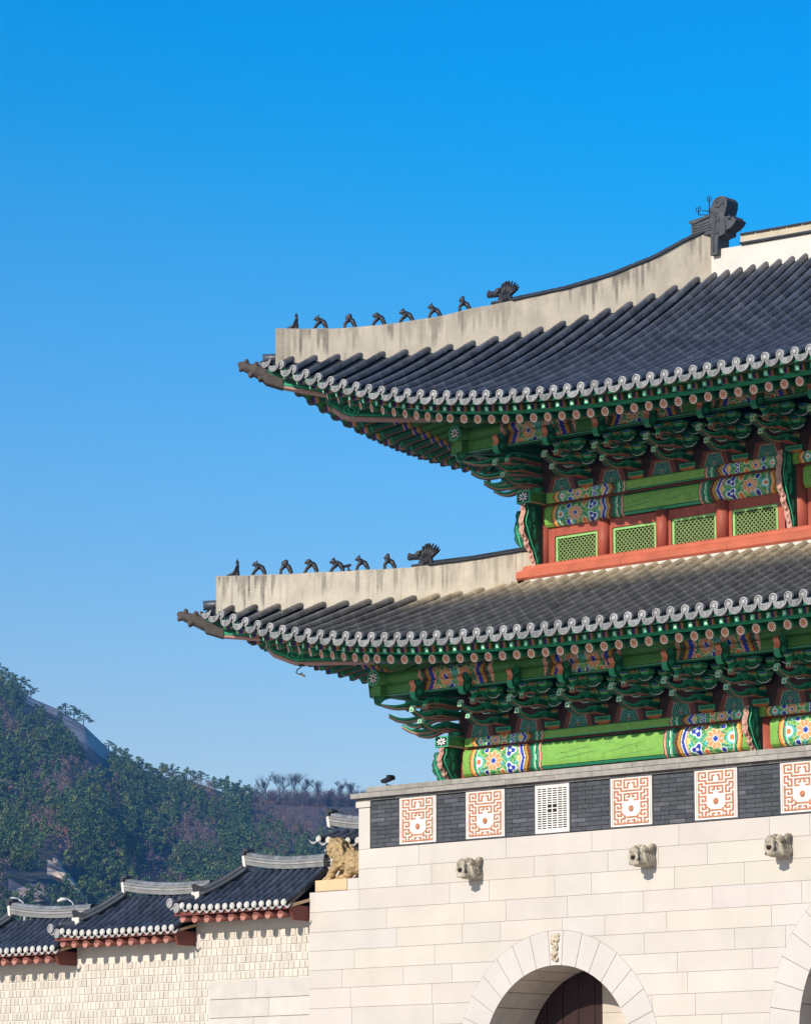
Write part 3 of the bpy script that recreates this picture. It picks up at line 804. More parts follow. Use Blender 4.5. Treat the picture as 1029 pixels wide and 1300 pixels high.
# ---------------- eaves: rafters, boards, soffits ----------------------------------
def band(mb, x0, x1, pts, col): pass
def rafter_mesh(length):
    """round log along +Y from its flowered end at the origin"""
    mb = MB(); r = .088; e = 24
    segs = [(0, .03, GREEN_D), (.03, .06, GREEN_T), (.06, .50, GREEN_D), (.50, .54, PINK), (.54, .60, BLUE), (.60, .68, OCHRE), (.68, .71, BROWN), (.71, length, GREEN_M)]
    ring = lambda y, rr: [mb.vert((rr*cos(2*pi*i/e), y, rr*sin(2*pi*i/e))) for i in range(e)]
    prev = ring(0, r)
    for a, b, c in segs:
        cur = ring(b, r)
        for i in range(e):
            cc = c
            if c == GREEN_D and b > .3 and i in (17, 18, 19): cc = (.30, .10, .07)
            mb.face((prev[i], prev[(i+1) % e], cur[(i+1) % e], cur[i]), 0, cc, True)
        prev = cur
    c0 = ring(0, r); c1 = ring(-.003, r*.76); c2 = ring(-.003, r*.26); ct = mb.vert((0, -.004, 0))
    CREAM = (.86, .72, .62); RED = (.68, .12, .03)
    for i in range(e):
        j = (i+1) % e
        mb.face((c0[i], c0[j], c1[j], c1[i]), 0, (.88, .74, .64))
        mb.face((c1[i], c1[j], c2[j], c2[i]), 0, RED if i % 3 else CREAM)
        mb.face((c2[i], c2[j], ct), 0, (.5, .25, .05))
    for i in range(e):                                      # petals: pinch cream wedges
        a = 2*pi*(i+.5)/e
        if i % 3: continue
        a += 2*pi*1.5/e
        if True: continue
        p0 = (r*.70*cos(a), -.0055, r*.70*sin(a)); w_ = r*.13
        t = (-sin(a), cos(a))
        mb.poly([(p0[0]-t[0]*w_, -.0055, p0[2]-t[1]*w_), (r*.25*cos(a), -.0055, r*.25*sin(a)), (p0[0]+t[0]*w_, -.0055, p0[2]+t[1]*w_), (r*.84*cos(a), -.0055, r*.84*sin(a))], 0, RED)
    o = mb.build('rafter', [M['paint']]); me = o.data; bpy.data.objects.remove(o); return me
def flying_mesh(length):
    mb = MB(); a = .05; h = .055
    segs = [(0, .03, GREEN_D), (.03, .07, BROWN), (.07, .11, BLUE), (.11, .14, PINK), (.14, .19, OCHRE), (.19, length, GREEN_D)]
    for y0, y1, c in segs:
        P = [(-a, y0, -h), (a, y0, -h), (a, y1, -h), (-a, y1, -h), (-a, y0, h), (a, y0, h), (a, y1, h), (-a, y1, h)]
        b = len(mb.v); mb.v.extend(P)
        for q in ((3, 2, 1, 0), (4, 5, 6, 7), (1, 2, 6, 5), (3, 0, 4, 7)): mb.face([b+i for i in q], 0, c)
    def sq(s_, y): return [mb.vert((-a*s_, y, -h*s_)), mb.vert((a*s_, y, -h*s_)), mb.vert((a*s_, y, h*s_)), mb.vert((-a*s_, y, h*s_))]
    q0, q1, q2 = sq(1, 0), sq(.80, -.001), sq(.48, -.002)
    for i in range(4):
        j = (i+1) % 4
        mb.face((q0[i], q0[j], q1[j], q1[i]), 0, GREEN_D); mb.face((q1[i], q1[j], q2[j], q2[i]), 0, (.06, .40, .22))
    mb.face(q2, 0, (.55, .68, .50))
    o = mb.build('flying_rafter', [M['paint']]); me = o.data; bpy.data.objects.remove(o); return me
RAF = rafter_mesh(3.4); FLY = flying_mesh(1.25)
def frame_mat(P, u0, v0, z0, u1, v1, z1):
    a = Vector(P(u0, v0, z0)); b = Vector(P(u1, v1, z1)); y = (b-a).normalized()
    x = y.cross(Vector((0, 0, 1))).normalized(); z = x.cross(y)
    m = Matrix((x, y, z)).transposed().to_4x4(); m.translation = a
    return m
def baked(mb, me, mt):
    b = len(mb.v); mb.v.extend([tuple(mt @ v.co) for v in me.vertices])
    at = me.color_attributes['Col'].data
    for p in me.polygons:
        c = at[p.loop_start].color
        mb.face([b+i for i in p.vertices], 0, (c[0], c[1], c[2]), p.use_smooth)
extra_r, extra_f = MB(), MB()
def eave(R_, which, roof, uc, umax_ind, umax, vcol):
    side = which[0] == 's'; P = mapper(R_, which)
    pitch = .340; k = 0
    VF, VR = .14, .70
    u = .42
    while u < umax:
        # fan towards the corner column
        if u < uc:
            ang_u1 = lerp(u, uc+.25, .93); v1 = lerp(3.2, vcol+.1, 1)
        else: ang_u1, v1 = u, vcol
        e0 = ve(R_, u, side); z0 = ze(R_, u, side)
        du = (ang_u1-u); dv = v1-e0
        # flying rafter
        t = VF/dv if dv > 0 else 0
        uf, vf = u, e0+VF; zf = z0-.155
        uf1, vf1 = u+du*.38, e0+VF+dv*.38
        zf1 = zf+.20*sqrt((uf1-uf)**2+(vf1-vf)**2)
        mf = frame_mat(P, uf, vf, zf, uf1, vf1, zf1)
        ur, vr = u+du*.19, e0+VR; zr = ze(R_, ur, side)-.262
        ur1, vr1 = u+du, max(v1, vr+.5); zr1 = zr+.27*sqrt((ur1-ur)**2+(vr1-vr)**2)
        mr = frame_mat(P, ur, vr, zr, ur1, vr1, zr1)
        if u < umax_ind:
            if e0+VF < u: inst(FLY, 'flying_rafter', roof, mf)
            if vr < ur-.15: inst(RAF, 'rafter', roof, mr)
        else: baked(extra_f, FLY, mf); baked(extra_r, RAF, mr)
        u += pitch; k += 1
    # boards and soffits as strips following the eave
    mb = MB(); n = 60; L = R_.Ls if side else R_.L
    def strip(va, za, vb, zb, m, u0=.35, flip=False):
        rows = []
        for i in range(n+1):
            uu = lerp(u0, L, (i/n)**1.4); e0 = ve(R_, uu, side); zz = ze(R_, uu, side)
            lim = max(e0+.02, uu-.02)
            def at(v, z):
                vv = e0+v
                if vv > lim:
                    f = (lim-e0)/max(1e-3, v); return P(uu, lim, zz+z)
                return P(uu, vv, zz+z)
            rows.append((mb.vert(at(va, za)), mb.vert(at(vb, zb))))
        for a, b in zip(rows, rows[1:]): mb.face((a[0], b[0], b[1], a[1]), m)
    def bar(v0, v1, z0, z1, m, u0=.45):
        strip(v0, z0, v0, z1, m, u0); strip(v0, z1, v1, z1, m, u0); strip(v1, z1, v1, z0, m, u0); strip(v1, z0, v0, z0, m, u0)
    bar(.02, .09, -.085, .045, 3)                            # board carrying the drip tiles
    strip(.09, -.085, 1.9, .29, 0)                           # boarding above the flying rafters
    bar(.62, .73, -.165, -.098, 1)                           # jade coloured edge board
    strip(.615, -.098, .615, -.082, 2)                       # its pale line
    strip(.73, -.165, 3.6, .60, 0)                           # boarding above the round rafters
    gp(mb, 'eave_board', [M['green_m'], M['green_t'], M['white_p'], M['green_d']], roof, fixn=False)
eave(U, 'fl', upper_roof, 2.78-U.T[0], 12.4, 17.0-2*0+(-3.0), 3.9)
eave(U, 'fr', upper_roof, 2.78-U.T[0], 0, U.L, 3.9)
eave(U, 'sl', upper_roof, 2.78-U.T[0], 3.2, U.Ls, 3.9)
eave(U, 'slb', upper_roof, 2.78-U.T[0], 0, U.Ls, 3.9)
eave(D_, 'fl', lower_roof, 1.65-D_.T[0], 12.9, D_.L, 3.5)
eave(D_, 'fr', lower_roof, 1.65-D_.T[0], 0, D_.L, 3.5)
eave(D_, 'sl', lower_roof, 1.65-D_.T[0], 3.2, D_.Ls, 3.5)
eave(D_, 'slb', lower_roof, 1.65-D_.T[0], 0, D_.Ls, 3.5)
for mb, nm in ((extra_r, 'rafter'), (extra_f, 'flying_rafter')):
    o = gp(mb, nm, [M['paint']], fixn=False); o['kind'] = 'stuff'

# corner beams along the diagonal, with bronze-dark beast cap
def corner_beam(R_, roof, prof_u, prof_l, scroll, cap, flipx):
    tx, ty = R_.T
    def P(a, b, t):                                         # a = x on the diagonal
        q = a-tx; x, y = a+.7071*t, ty+q-.7071*t
        return (GX-x if flipx else x, y, b)
    mb = MB()
    for prof, hw in ((prof_u, .125), (prof_l, .15)):
        mb.prism(prof, P, -hw, hw, 0)
    # painted edge bands just proud of the cheeks
    def edge(line, dz, th, m, hw):
        for (a, za), (b, zb) in zip(line, line[1:]):
            pr = [(a, za+dz), (b, zb+dz), (b, zb+dz+th), (a, za+dz+th)]
            mb.prism(pr, P, -hw-.006, hw+.006, m)
    nu = len(scroll['u']); edge(scroll['u'], .0, .035, 2, .125); edge(scroll['u'], .035, .012, 3, .126); edge(scroll['u'], .047, .05, 1, .125)
    edge(scroll['l'], .0, .035, 2, .15); edge(scroll['l'], .035, .012, 3, .151); edge(scroll['l'], .047, .05, 1, .15)
    cx, cz, r = scroll['c']
    for hw in (.158, -.158):
        pts = []
        for i in range(30):
            a = -pi/2+i*2*pi/14; rr = r*(1-.8*i/29); pts.append(P(cx+rr*cos(a), cz+rr*sin(a), hw))
        mb.tube(pts, .022, 6, 1)
    mb.tube([P(cx, cz, -.152), P(cx, cz, .152)], r*1.12, 16, 0)
    o = gp(mb, 'corner_beam', [M['green_d'], M['green_t'], M['pink'], M['ink']], roof)
    # collar and beast head cap
    mb = MB()
    mb.prism(cap['collar'], P, -.15, .15); gp(mb, 'beam_collar', [M['cap_br']], roof)
    mb = MB(); pts, rad = cap['head']
    capsule(mb, [P(a, b, 0) for a, b in pts], rad, 10)
    for a, b, t, r in cap['bumps']:
        for s_ in (-1, 1): ball(mb, P(a, b, t*s_), r, 0, 8)
    h = remesh(mb, 'beast_head_cap', M['cap_br'], .018, None, 1); h.parent = roof
for fl in (False, True):
    corner_beam(U, upper_roof, [(-1.14, 17.16), (-.91, 17.04), (-.25, 16.88), (.9, 16.80), (2.4, 16.95), (2.4, 17.25), (.6, 17.18), (-.6, 17.22), (-1.14, 17.40)],
                [(-.22, 16.62), (-.05, 16.47), (.05, 16.41), (1.14, 16.41), (2.7, 16.47), (2.7, 16.90), (.5, 16.84), (-.22, 16.86)],
                {'u': [(-.91, 17.035), (-.25, 16.875)], 'l': [(-.20, 16.60), (-.05, 16.46), (.05, 16.405), (.6, 16.40), (1.3, 16.41)], 'c': (.06, 16.58, .13)},
                {'collar': [(-1.22, 17.24), (-1.14, 17.12), (-.90, 17.02), (-.90, 17.20), (-1.12, 17.33), (-1.18, 17.38)],
                 'head': ([(-1.16, 17.32), (-1.30, 17.40), (-1.42, 17.46), (-1.50, 17.52)], [.15, .13, .10, .07]),
                 'bumps': [(-1.28, 17.52, .06, .06), (-1.42, 17.58, .05, .055), (-1.50, 17.42, .03, .05), (-1.36, 17.30, .06, .05), (-1.22, 17.22, .08, .05)]}, fl)
    corner_beam(D_, lower_roof, [(-1.95, 12.09), (-1.72, 11.97), (-1.2, 11.92), (-.3, 11.86), (1.0, 11.95), (1.0, 12.2), (-.5, 12.2), (-1.5, 12.24), (-1.95, 12.35)],
                [(-1.14, 11.78), (-1.01, 11.61), (-.70, 11.44), (-.11, 11.46), (1.5, 11.52), (1.5, 11.95), (-.3, 11.89), (-1.14, 11.90)],
                {'u': [(-1.72, 11.965), (-1.2, 11.915)], 'l': [(-1.12, 11.76), (-1.01, 11.60), (-.70, 11.435), (-.11, 11.455), (.4, 11.47)], 'c': (-.72, 11.61, .13)},
                {'collar': [(-2.02, 12.19), (-1.95, 12.05), (-1.71, 11.95), (-1.71, 12.12), (-1.93, 12.26), (-2.0, 12.32)],
                 'head': ([(-1.98, 12.24), (-2.12, 12.32), (-2.24, 12.37), (-2.32, 12.42)], [.14, .125, .10, .07]),
                 'bumps': [(-2.10, 12.43, .06, .06), (-2.24, 12.49, .05, .05), (-2.33, 12.33, .03, .05), (-2.18, 12.22, .06, .05)]}, fl)
# ------------------------------------------------------------------ timber body
def floral(d, z, H, seed):
    """painted flower field; d, z metres inside a field about one metre long"""
    def ring(cx, cz): return sqrt((d-cx)**2+(z-cz)**2), atan2(z-cz, d-cx)
    zc = H/2; sc = min(1.0, H/.5)
    r, a = ring(.36, zc)
    r /= max(.55, sc)
    pet = abs(cos(4.5*a))
    if r < .045: return BLUE
    if r < .062: return (.45, .6, .75)
    if r < .135+.05*pet: return (.72, .30, .12) if pet > .35 else (.80, .55, .40)
    if r < .148+.05*pet: return (.62, .64, .45)
    for cz in (zc-.30*H, zc+.30*H):
        r, a = ring(.74, cz); r /= max(.5, sc)
        if r < .03: return WHITE
        if r < .085+.03*cos(3*a): return BLUE
        if r < .115+.03*cos(3*a): return WHITE
        if r < .14+.03*cos(3*a): return GREEN_T
    r, a = ring(.02, zc); r /= max(.55, sc)
    if r < .05: return ORANGE
    if r < .09: return WHITE
    if r < .13: return CYAN
    for cx, cz, cc in ((.2, .12, BLUE), (.2, .88, BLUE), (.55, .1, ORANGE), (.55, .92, ORANGE), (.94, .5, YELLOW)):
        r, a = ring(cx, cz*H)
        if r < .045: return cc
        if r < .062: return (.75, .7, .5)
    f = sin(19*d+2.6*sin(13*z+seed))*cos(15*z+2.2*sin(11*d))
    if abs(f) < .14: return (.34, .48, .16)
    if f > .55: return (.03, .26, .10)
    if f > 0: return (.16, .40, .08)
    if f < -.6: return CYAN
    return (.02, .22, .13)
def paint_beam(d, f, H, seed=0):
    d *= .885
    cv = .035*cos(2*pi*(f-.5))
    a = d+cv*.6
    if a < .17: return GREEN_L
    for lim, c in ((.185, INK), (.225, ORANGE), (.25, YELLOW), (.275, PINK), (.29, INK), (.33, GREEN_T), (.345, WHITE)):
        if a < lim: return c
    b = d+.075*abs(2*f-1)*(1 if True else 0)
    if b > 1.30:
        for lim, c in ((1.335, PINK), (1.35, WHITE), (1.41, BLUE), (1.43, WHITE), (1.445, INK), (1.50, OCHRE), (1.515, INK), (1.56, BROWN)):
            if b < lim: return c
        e = d+.02*abs(2*f-1)
        for lim, c in ((1.60, GREEN_D), (1.62, GREEN_T), (1.65, (.2, .5, .25)), (1.66, WHITE), (1.70, GREEN_D), (1.72, GREEN_T), (1.735, INK), (1.775, PINK), (1.79, INK)):
            if e < lim: return c
        return None
    return floral(d-.345+0.0, f*H, H, seed)
def painted_beam(name, parent, x0, x1, sec, ends, H, stripe=True):
    """horizontal beam along X; sec = front section [(y,z,f)] from bottom to top, the visible paint follows f"""
    mb = MB(); L = x1-x0
    cell = .016
    # finer section
    S_ = []
    for (y0, z0, f0), (y1, z1, f1) in zip(sec, sec[1:]):
        n = max(1, int(round(sqrt((y1-y0)**2+(z1-z0)**2)/cell)))
        for i in range(n): S_.append((lerp(y0, y1, i/n), lerp(z0, z1, i/n), lerp(f0, f1, i/n)))
    S_.append(sec[-1])
    PL = 2.04
    xs = []
    nx = int(PL/cell)
    if L > 2*PL+.3:
        xs = [x0+PL*i/nx for i in range(nx+1)] + [x1-PL+PL*i/nx for i in range(nx+1)]
    else:
        nx = int(L/cell); xs = [x0+L*i/nx for i in range(nx+1)]
    base = []
    for x in xs: base.append(len(mb.v)); mb.v.extend([(x, y, z) for y, z, f in S_])
    for k, (xa, xb) in enumerate(zip(xs, xs[1:])):
        xm = (xa+xb)/2; d0 = xm-x0 if ends[0] else 9; d1 = x1-xm if ends[1] else 9
        d = min(d0, d1)
        for i in range(len(S_)-1):
            f = (S_[i][2]+S_[i+1][2])/2
            c = paint_beam(d, f, H, x0) if d < 2.1 else None
            if c is None:
                if stripe and f < .045: c = INK
                elif stripe and f < .115: c = GREEN_T
                elif stripe and f < .135: c = WHITE
                elif stripe and f < .155: c = INK
                elif stripe and f > .93: c = GREEN_D
                else: c = GREEN_L
            mb.face((base[k]+i, base[k+1]+i, base[k+1]+i+1, base[k]+i+1), 0, c, True)
    if H > .3 and L > 5:                                    # long drying cracks in the plain middle
        yq = min(p[0] for p in sec)-.0015; zq = sec[0][1]
        for a, b, fa, fb, w_ in ((.32, .50, .30, .52, .006), (.50, .66, .36, .70, .005), (.40, .47, .62, .66, .005), (.34, .42, .5, .60, .004), (.58, .69, .28, .36, .004)):
            pts = [(x0+L*lerp(a, b, k/8), zq+H*(lerp(fa, fb, k/8)+.012*sin(k*2.1+a*9))) for k in range(9)]
            for k, (p, q) in enumerate(zip(pts, pts[1:])):
                w0, w1 = w_*sin(pi*(k+.2)/8.4), w_*sin(pi*(k+1.2)/8.4+.0)
                mb.poly([(p[0], yq, p[1]-w0), (q[0], yq, q[1]-abs(w1)), (q[0], yq, q[1]+abs(w1)), (p[0], yq, p[1]+w0)], 0, (.04, .13, .04))
        for a, f_ in ((.53, .78), (.36, .55), (.62, .52)):
            cx_, cz_ = x0+L*a, zq+H*min(.74, f_); mb.poly([(cx_+.02*cos(k*.7854), yq, cz_+.016*sin(k*.7854)) for k in range(8)], 0, (.07, .18, .05))
    y, z, f = sec[-1]; yb = y+.35
    mb.poly([(x0, y, z), (x1, y, z), (x1, yb, z), (x0, yb, z)], 0, GREEN_D)
    y2, z2, f = sec[0]
    mb.poly([(x0, y2, z2), (x0, yb, z2), (x1, yb, z2), (x1, y2, z2)], 0, BROWN)
    for x in (x0, x1): mb.poly([(x, y_, z_) for y_, z_, f_ in sec]+[(x, yb, z), (x, yb, z2)], 0, GREEN_L)
    return gp(mb, name, [M['paint']], parent, fixn=False)

def story(cols, cy, r, zf, z_ch0, z_ch1, z_py0, z_py1, ymid, back):
    """columns, tie beams, plate; returns nothing"""
    for x in cols:
        for y in (cy, GD/2, GD-cy) if x in (cols[0], cols[-1]) else (cy,):
            mb = MB(); mb.tube([(x, y, zf), (x, y, z_py0)], r, 20)
            gp(mb, 'column', [M['red']])
    h = z_ch1-z_ch0; yf = cy-.25
    sec = [(yf+.20, z_ch0-.005, 0), (yf+.07, z_ch0+.005, .03), (yf+.015, z_ch0+.06, .12), (yf, z_ch0+.14, .28), (yf, z_ch1-.12, .78), (yf+.02, z_ch1-.05, .92), (yf+.07, z_ch1, 1.0)]
    for a, b in zip(cols, cols[1:]):
        painted_beam('tie_beam', gate, a+.25, b-.20, sec, (True, True), h)
        ys = yf-.06
        painted_beam('plate_beam', gate, a+(.36 if a == cols[0] else .002), b-.002, [(ys+.03, z_py0, 0), (ys, z_py0+.005, .03), (ys, z_py1-.03, .88), (ys+.02, z_py1, 1)], (True, True), z_py1-z_py0)
        mb = MB(); mb.box(a, b, yf+.03, yf+.25, z_ch1, z_py0+.001); gp(mb, 'beam_spacer', [M['maroon']])
# lower story
LC = [1.65, 9.1, 16.9, 24.35]; UC = [2.78, 9.1, 16.9, 23.22]
story(LC, 1.2, .24, 8.0, 9.17, 9.72, 9.745, 9.925, 0, 0)
story(UC, 2.4, .22, 13.0, 14.18, 14.62, 14.645, 14.865, 0, 0)
# plate ends crossing at the outer corner, with their white flower
def flower_square(mb, cx, y, cz, hw, hh):
    mb.poly([(cx-hw, y, cz-hh), (cx+hw, y, cz-hh), (cx+hw, y, cz+hh), (cx-hw, y, cz+hh)], 0, GREEN_T)
    mb.poly([(cx-hw*.82, y-.002, cz-hh*.78), (cx+hw*.82, y-.002, cz-hh*.78), (cx+hw*.82, y-.002, cz+hh*.78), (cx-hw*.82, y-.002, cz+hh*.78)], 0, INK)
    petals(mb, cx, y-.004, cz, hw*.74, hh*.72)
def petals(mb, cx, y, cz, rx, rz_):
    for k in range(8):
        a = k*pi/4; t = (-sin(a), cos(a)); w_ = .17 if k % 2 else .14
        P_ = [(.12, 0), (.6, w_), (1.0, w_*.7), (.9, 0), (1.0, -w_*.7), (.6, -w_)]
        mb.poly([(cx+rx*(u*cos(a)+v*t[0]), y, cz+rz_*(u*sin(a)+v*t[1])) for u, v in P_], 0, WHITE)
def plate_end(cx, y0, y1, z0, z1, hw, flip):
    mb = MB(); c = GX-cx if flip else cx
    P = [(c-hw, y0, z0), (c+hw, y0, z0), (c+hw, y1, z0), (c-hw, y1, z0), (c-hw, y0, z1), (c+hw, y0, z1), (c+hw, y1, z1), (c-hw, y1, z1)]
    mb.hexa(P, 0, GREEN_M)
    for x in (c-hw-.001, c+hw+.001):
        mb.poly([(x, y0, z1-.03), (x, y1, z1-.03), (x, y1, z1), (x, y0, z1)], 0, GREEN_T); mb.poly([(x, y0, z0), (x, y1, z0), (x, y1, z0+.025), (x, y0, z0+.025)], 0, PINK)
        mb.poly([(x, y0, z0+.03), (x, y0+.05, z0+.03), (x, y0+.05, z1-.03), (x, y0, z1-.03)], 0, GREEN_T)
    flower_square(mb, c, y0-.003, (z0+z1)/2, hw, (z1-z0)/2)
    gp(mb, 'plate_end', [M['paint']], fixn=False)
for fl in (False, True):
    plate_end(1.74, .50, 1.3, 9.74, 9.955, .17, fl); plate_end(2.86, 1.70, 2.5, 14.64, 14.89, .17, fl)

# dark cores, floor, walls behind the timber
mb = MB()
mb.box(2.0, GX-2.0, 1.55, GD-1.6, 8.0, 12.6, 0)
mb.box(3.0, GX-3.0, 2.62, GD-2.6, 12.7, 17.2, 0)
mb.box(1.2, GX-1.2, .8, GD-.8, 7.9, 8.9, 0)
gp(mb, 'inner_wall', [M['dark_in']])
# sill under the lower beams
mb = MB(); mb.box(1.65, GX-1.65, 1.10, 1.5, 8.5, 9.16); gp(mb, 'floor_sill', [M['red']])
# red base beam of the upper story and the plaster flashing below it
mb = MB(); r6 = random.Random(9)
x = 2.52
while x < GX-2.52-.05:
    xe = min(x+r6.uniform(2.2, 3.2), GX-2.52)
    R = []
    for xx in (x+.003, xe-.003): R.append([(xx, 1.98, 13.12), (xx, 1.90, 13.13), (xx, 1.86, 13.17), (xx, 1.86, 13.26), (xx, 1.89, 13.31), (xx, 1.98, 13.34), (xx, 1.99, 13.40), (xx, 2.02, 13.43), (xx, 2.3, 13.44), (xx, 2.3, 13.12)])
    mb.rings(R, 0, smooth=False); x = xe
mb.box(2.53, 2.8, 2.0, GD-2.0, 13.12, 13.42); mb.box(GX-2.8, GX-2.53, 2.0, GD-2.0, 13.12, 13.42)
gp(mb, 'base_beam', [M['red_l']])
mb = MB(); mb.box(2.44, GX-2.44, 1.80, 2.2, 12.8, 13.10); mb.box(2.45, 2.8, 1.8, GD-1.8, 12.8, 13.10); gp(mb, 'plaster_flashing', [M['plaster_w']], lower_roof)

# ---------------- windows of the upper story -----------------------------------------
def lattice_window(xa, xb):
    z0, z1 = 13.40, 14.10; y = 2.30
    mb = MB()                                               # red frame
    mb.box(xa-.16, xa, y-.03, y+.12, 13.40, 14.20); mb.box(xb, xb+.16, y-.03, y+.12, 13.40, 14.20)
    mb.box(xa-.0005, xb+.0005, y-.028, y+.12, z1-.10, 14.20)
    f = gp(mb, 'window', [M['red']])
    mb = MB(); t = .055; zt = z1-.10                        # green sash
    mb.box(xa+.003, xa+t, y+.0, y+.06, z0, zt-.003); mb.box(xb-t, xb-.003, y+.0, y+.06, z0, zt-.003)
    mb.box(xa+t, xb-t, y+.001, y+.06, zt-t, zt-.004)
    gp(mb, 'sash', [M['sash']], f)
    mb = MB(); p = .096; w_ = .0105; X0_, X1_, Z0_, Z1_ = xa+t, xb-t, z0, zt-t
    for sgn in (1, -1):
        c0 = -2.0
        k = -40
        while k < 60:
            c = X0_+k*p; k += 1                             # line x = c + sgn*(z-Z0)
            za, zb = Z0_, Z1_; xA, xB = c, c+sgn*(Z1_-Z0_)
            pts = []
            lo, hi = 0, Z1_-Z0_
            if sgn > 0: lo = max(lo, X0_-c); hi = min(hi, X1_-c)
            else: lo = max(lo, c-X1_); hi = min(hi, c-X0_)
            if hi-lo < .02: continue
            a = (c+sgn*lo, Z0_+lo); b = (c+sgn*hi, Z0_+hi); q = w_*.7071
            yy = y+.02 if sgn > 0 else y+.028
            n_ = (-sgn*q*1.0, q)
            n_ = (q, -sgn*q) if True else n_
            P = [(a[0]-n_[0], yy, a[1]-n_[1]), (b[0]-n_[0], yy, b[1]-n_[1]), (b[0]-n_[0], yy+.02, b[1]-n_[1]), (a[0]-n_[0], yy+.02, a[1]-n_[1]),
                 (a[0]+n_[0], yy, a[1]+n_[1]), (b[0]+n_[0], yy, b[1]+n_[1]), (b[0]+n_[0], yy+.02, b[1]+n_[1]), (a[0]+n_[0], yy+.02, a[1]+n_[1])]
            mb.hexa(P, 0)
    gp(mb, 'lattice', [M['lattice']], f)
M['sash'] = mat('pale_green_paint', (.26, .50, .16), .55, .15, 6)
M['lattice'] = mat('yellow_green_paint', (.17, .25, .08), .6, .12, 8)
def wins(xa, xb, n):
    W_ = (xb-xa)/n
    for i in range(n):
        a = xa+W_*i
        lattice_window(a+.18, a+W_-.20)
        if i > 0:
            mb = MB(); mb.tube([(a-.01, 2.25, 13.40), (a-.01, 2.25, 14.19)], .125, 14); gp(mb, 'window_post', [M['red']])
wins(3.02, 8.86, 4); wins(9.34, 16.66, 5); wins(17.14, 22.98, 4)
mb = MB(); mb.box(3.0, GX-3.0, 2.46, 2.6, 13.2, 14.3); gp(mb, 'dark_backing', [M['dark_in']])  # near-black sheet stands in for the unlit room behind the lattice

# ---------------- carved boards in front of the columns ---------------------------------
def carved_board(x, yc, ztop, zbot, reach, flip=False, rot=0.0):
    H = ztop-zbot
    outl = [(0, 1.0), (.82, 1.0), (.90, .93), (.86, .86), (.95, .78), (1.0, .70), (.94, .62), (.98, .56), (.84, .47), (.70, .42), (.74, .36), (.62, .30), (.50, .25), (.46, .17), (.36, .10), (.33, 0), (0, 0)]
    mb = MB(); x = GX-x if flip else x
    cs, sn = cos(rot), sin(rot)
    fn = lambda a, b, t: (x+t*cs-a*reach*sn, yc-a*reach*cs-t*sn, zbot+b*H)
    def side(p, q): return 0 if p[0] < .01 and q[0] < .01 else 2
    mb.prism(outl, fn, -.06, .06, 1, mside=side)
    wav = [(.80, .97), (.78, .86), (.88, .76), (.90, .68), (.80, .58), (.70, .47), (.58, .36), (.44, .26), (.34, .15), (.28, .02)]
    for hw in (.062, -.062):
        mb.tube([fn(a-.06, b, hw) for a, b in wav], .016, 6, 3)
        for cx, cz, r, s0 in ((.45, .82, .16, 0), (.68, .66, .13, 2), (.40, .55, .13, 1), (.28, .33, .11, 3), (.18, .14, .08, 0)):
            pts = []
            for i in range(20):
                a = s0+i*2*pi/12; rr = r*(1-.8*i/19); pts.append(fn(cx+rr*cos(a)*.75/reach*.45, cz+rr*sin(a), hw))
            mb.tube(pts, .012, 5, 3)
    for i in range(12):                                     # knobbed pink rib down the front edge
        a = lerp(.9, .36, i/11); b = lerp(.93, .04, i/11)
        for (p, q) in zip(outl[2:], outl[3:]):
            if q[1] <= b <= p[1]: a = lerp(p[0], q[0], (p[1]-b)/max(1e-6, p[1]-q[1]))
        c = fn(a, b, 0); ball(mb, c, .040, 2, 8, 1.0, .6, 1.25)
    return gp(mb, 'carved_bracket_board', [M['green_d'], M['carve'], M['pink'], M['green_t']])
M['carve'] = mat('deep_green_carving', (.010, .085, .05), .55, .3, 12)
for fl in (False, True):
    carved_board(1.74, 1.0, 9.74, 8.9, .58, fl); carved_board(1.45, 1.16, 9.74, 8.9, .50, fl, -pi/2 if fl else pi/2); carved_board(9.1, 1.0, 9.93, 8.9, .50, fl)
    carved_board(2.86, 2.2, 14.64, 13.36, .58, fl); carved_board(2.60, 2.36, 14.64, 13.36, .50, fl, -pi/2 if fl else pi/2); carved_board(9.1, 2.2, 14.88, 13.38, .50, fl)

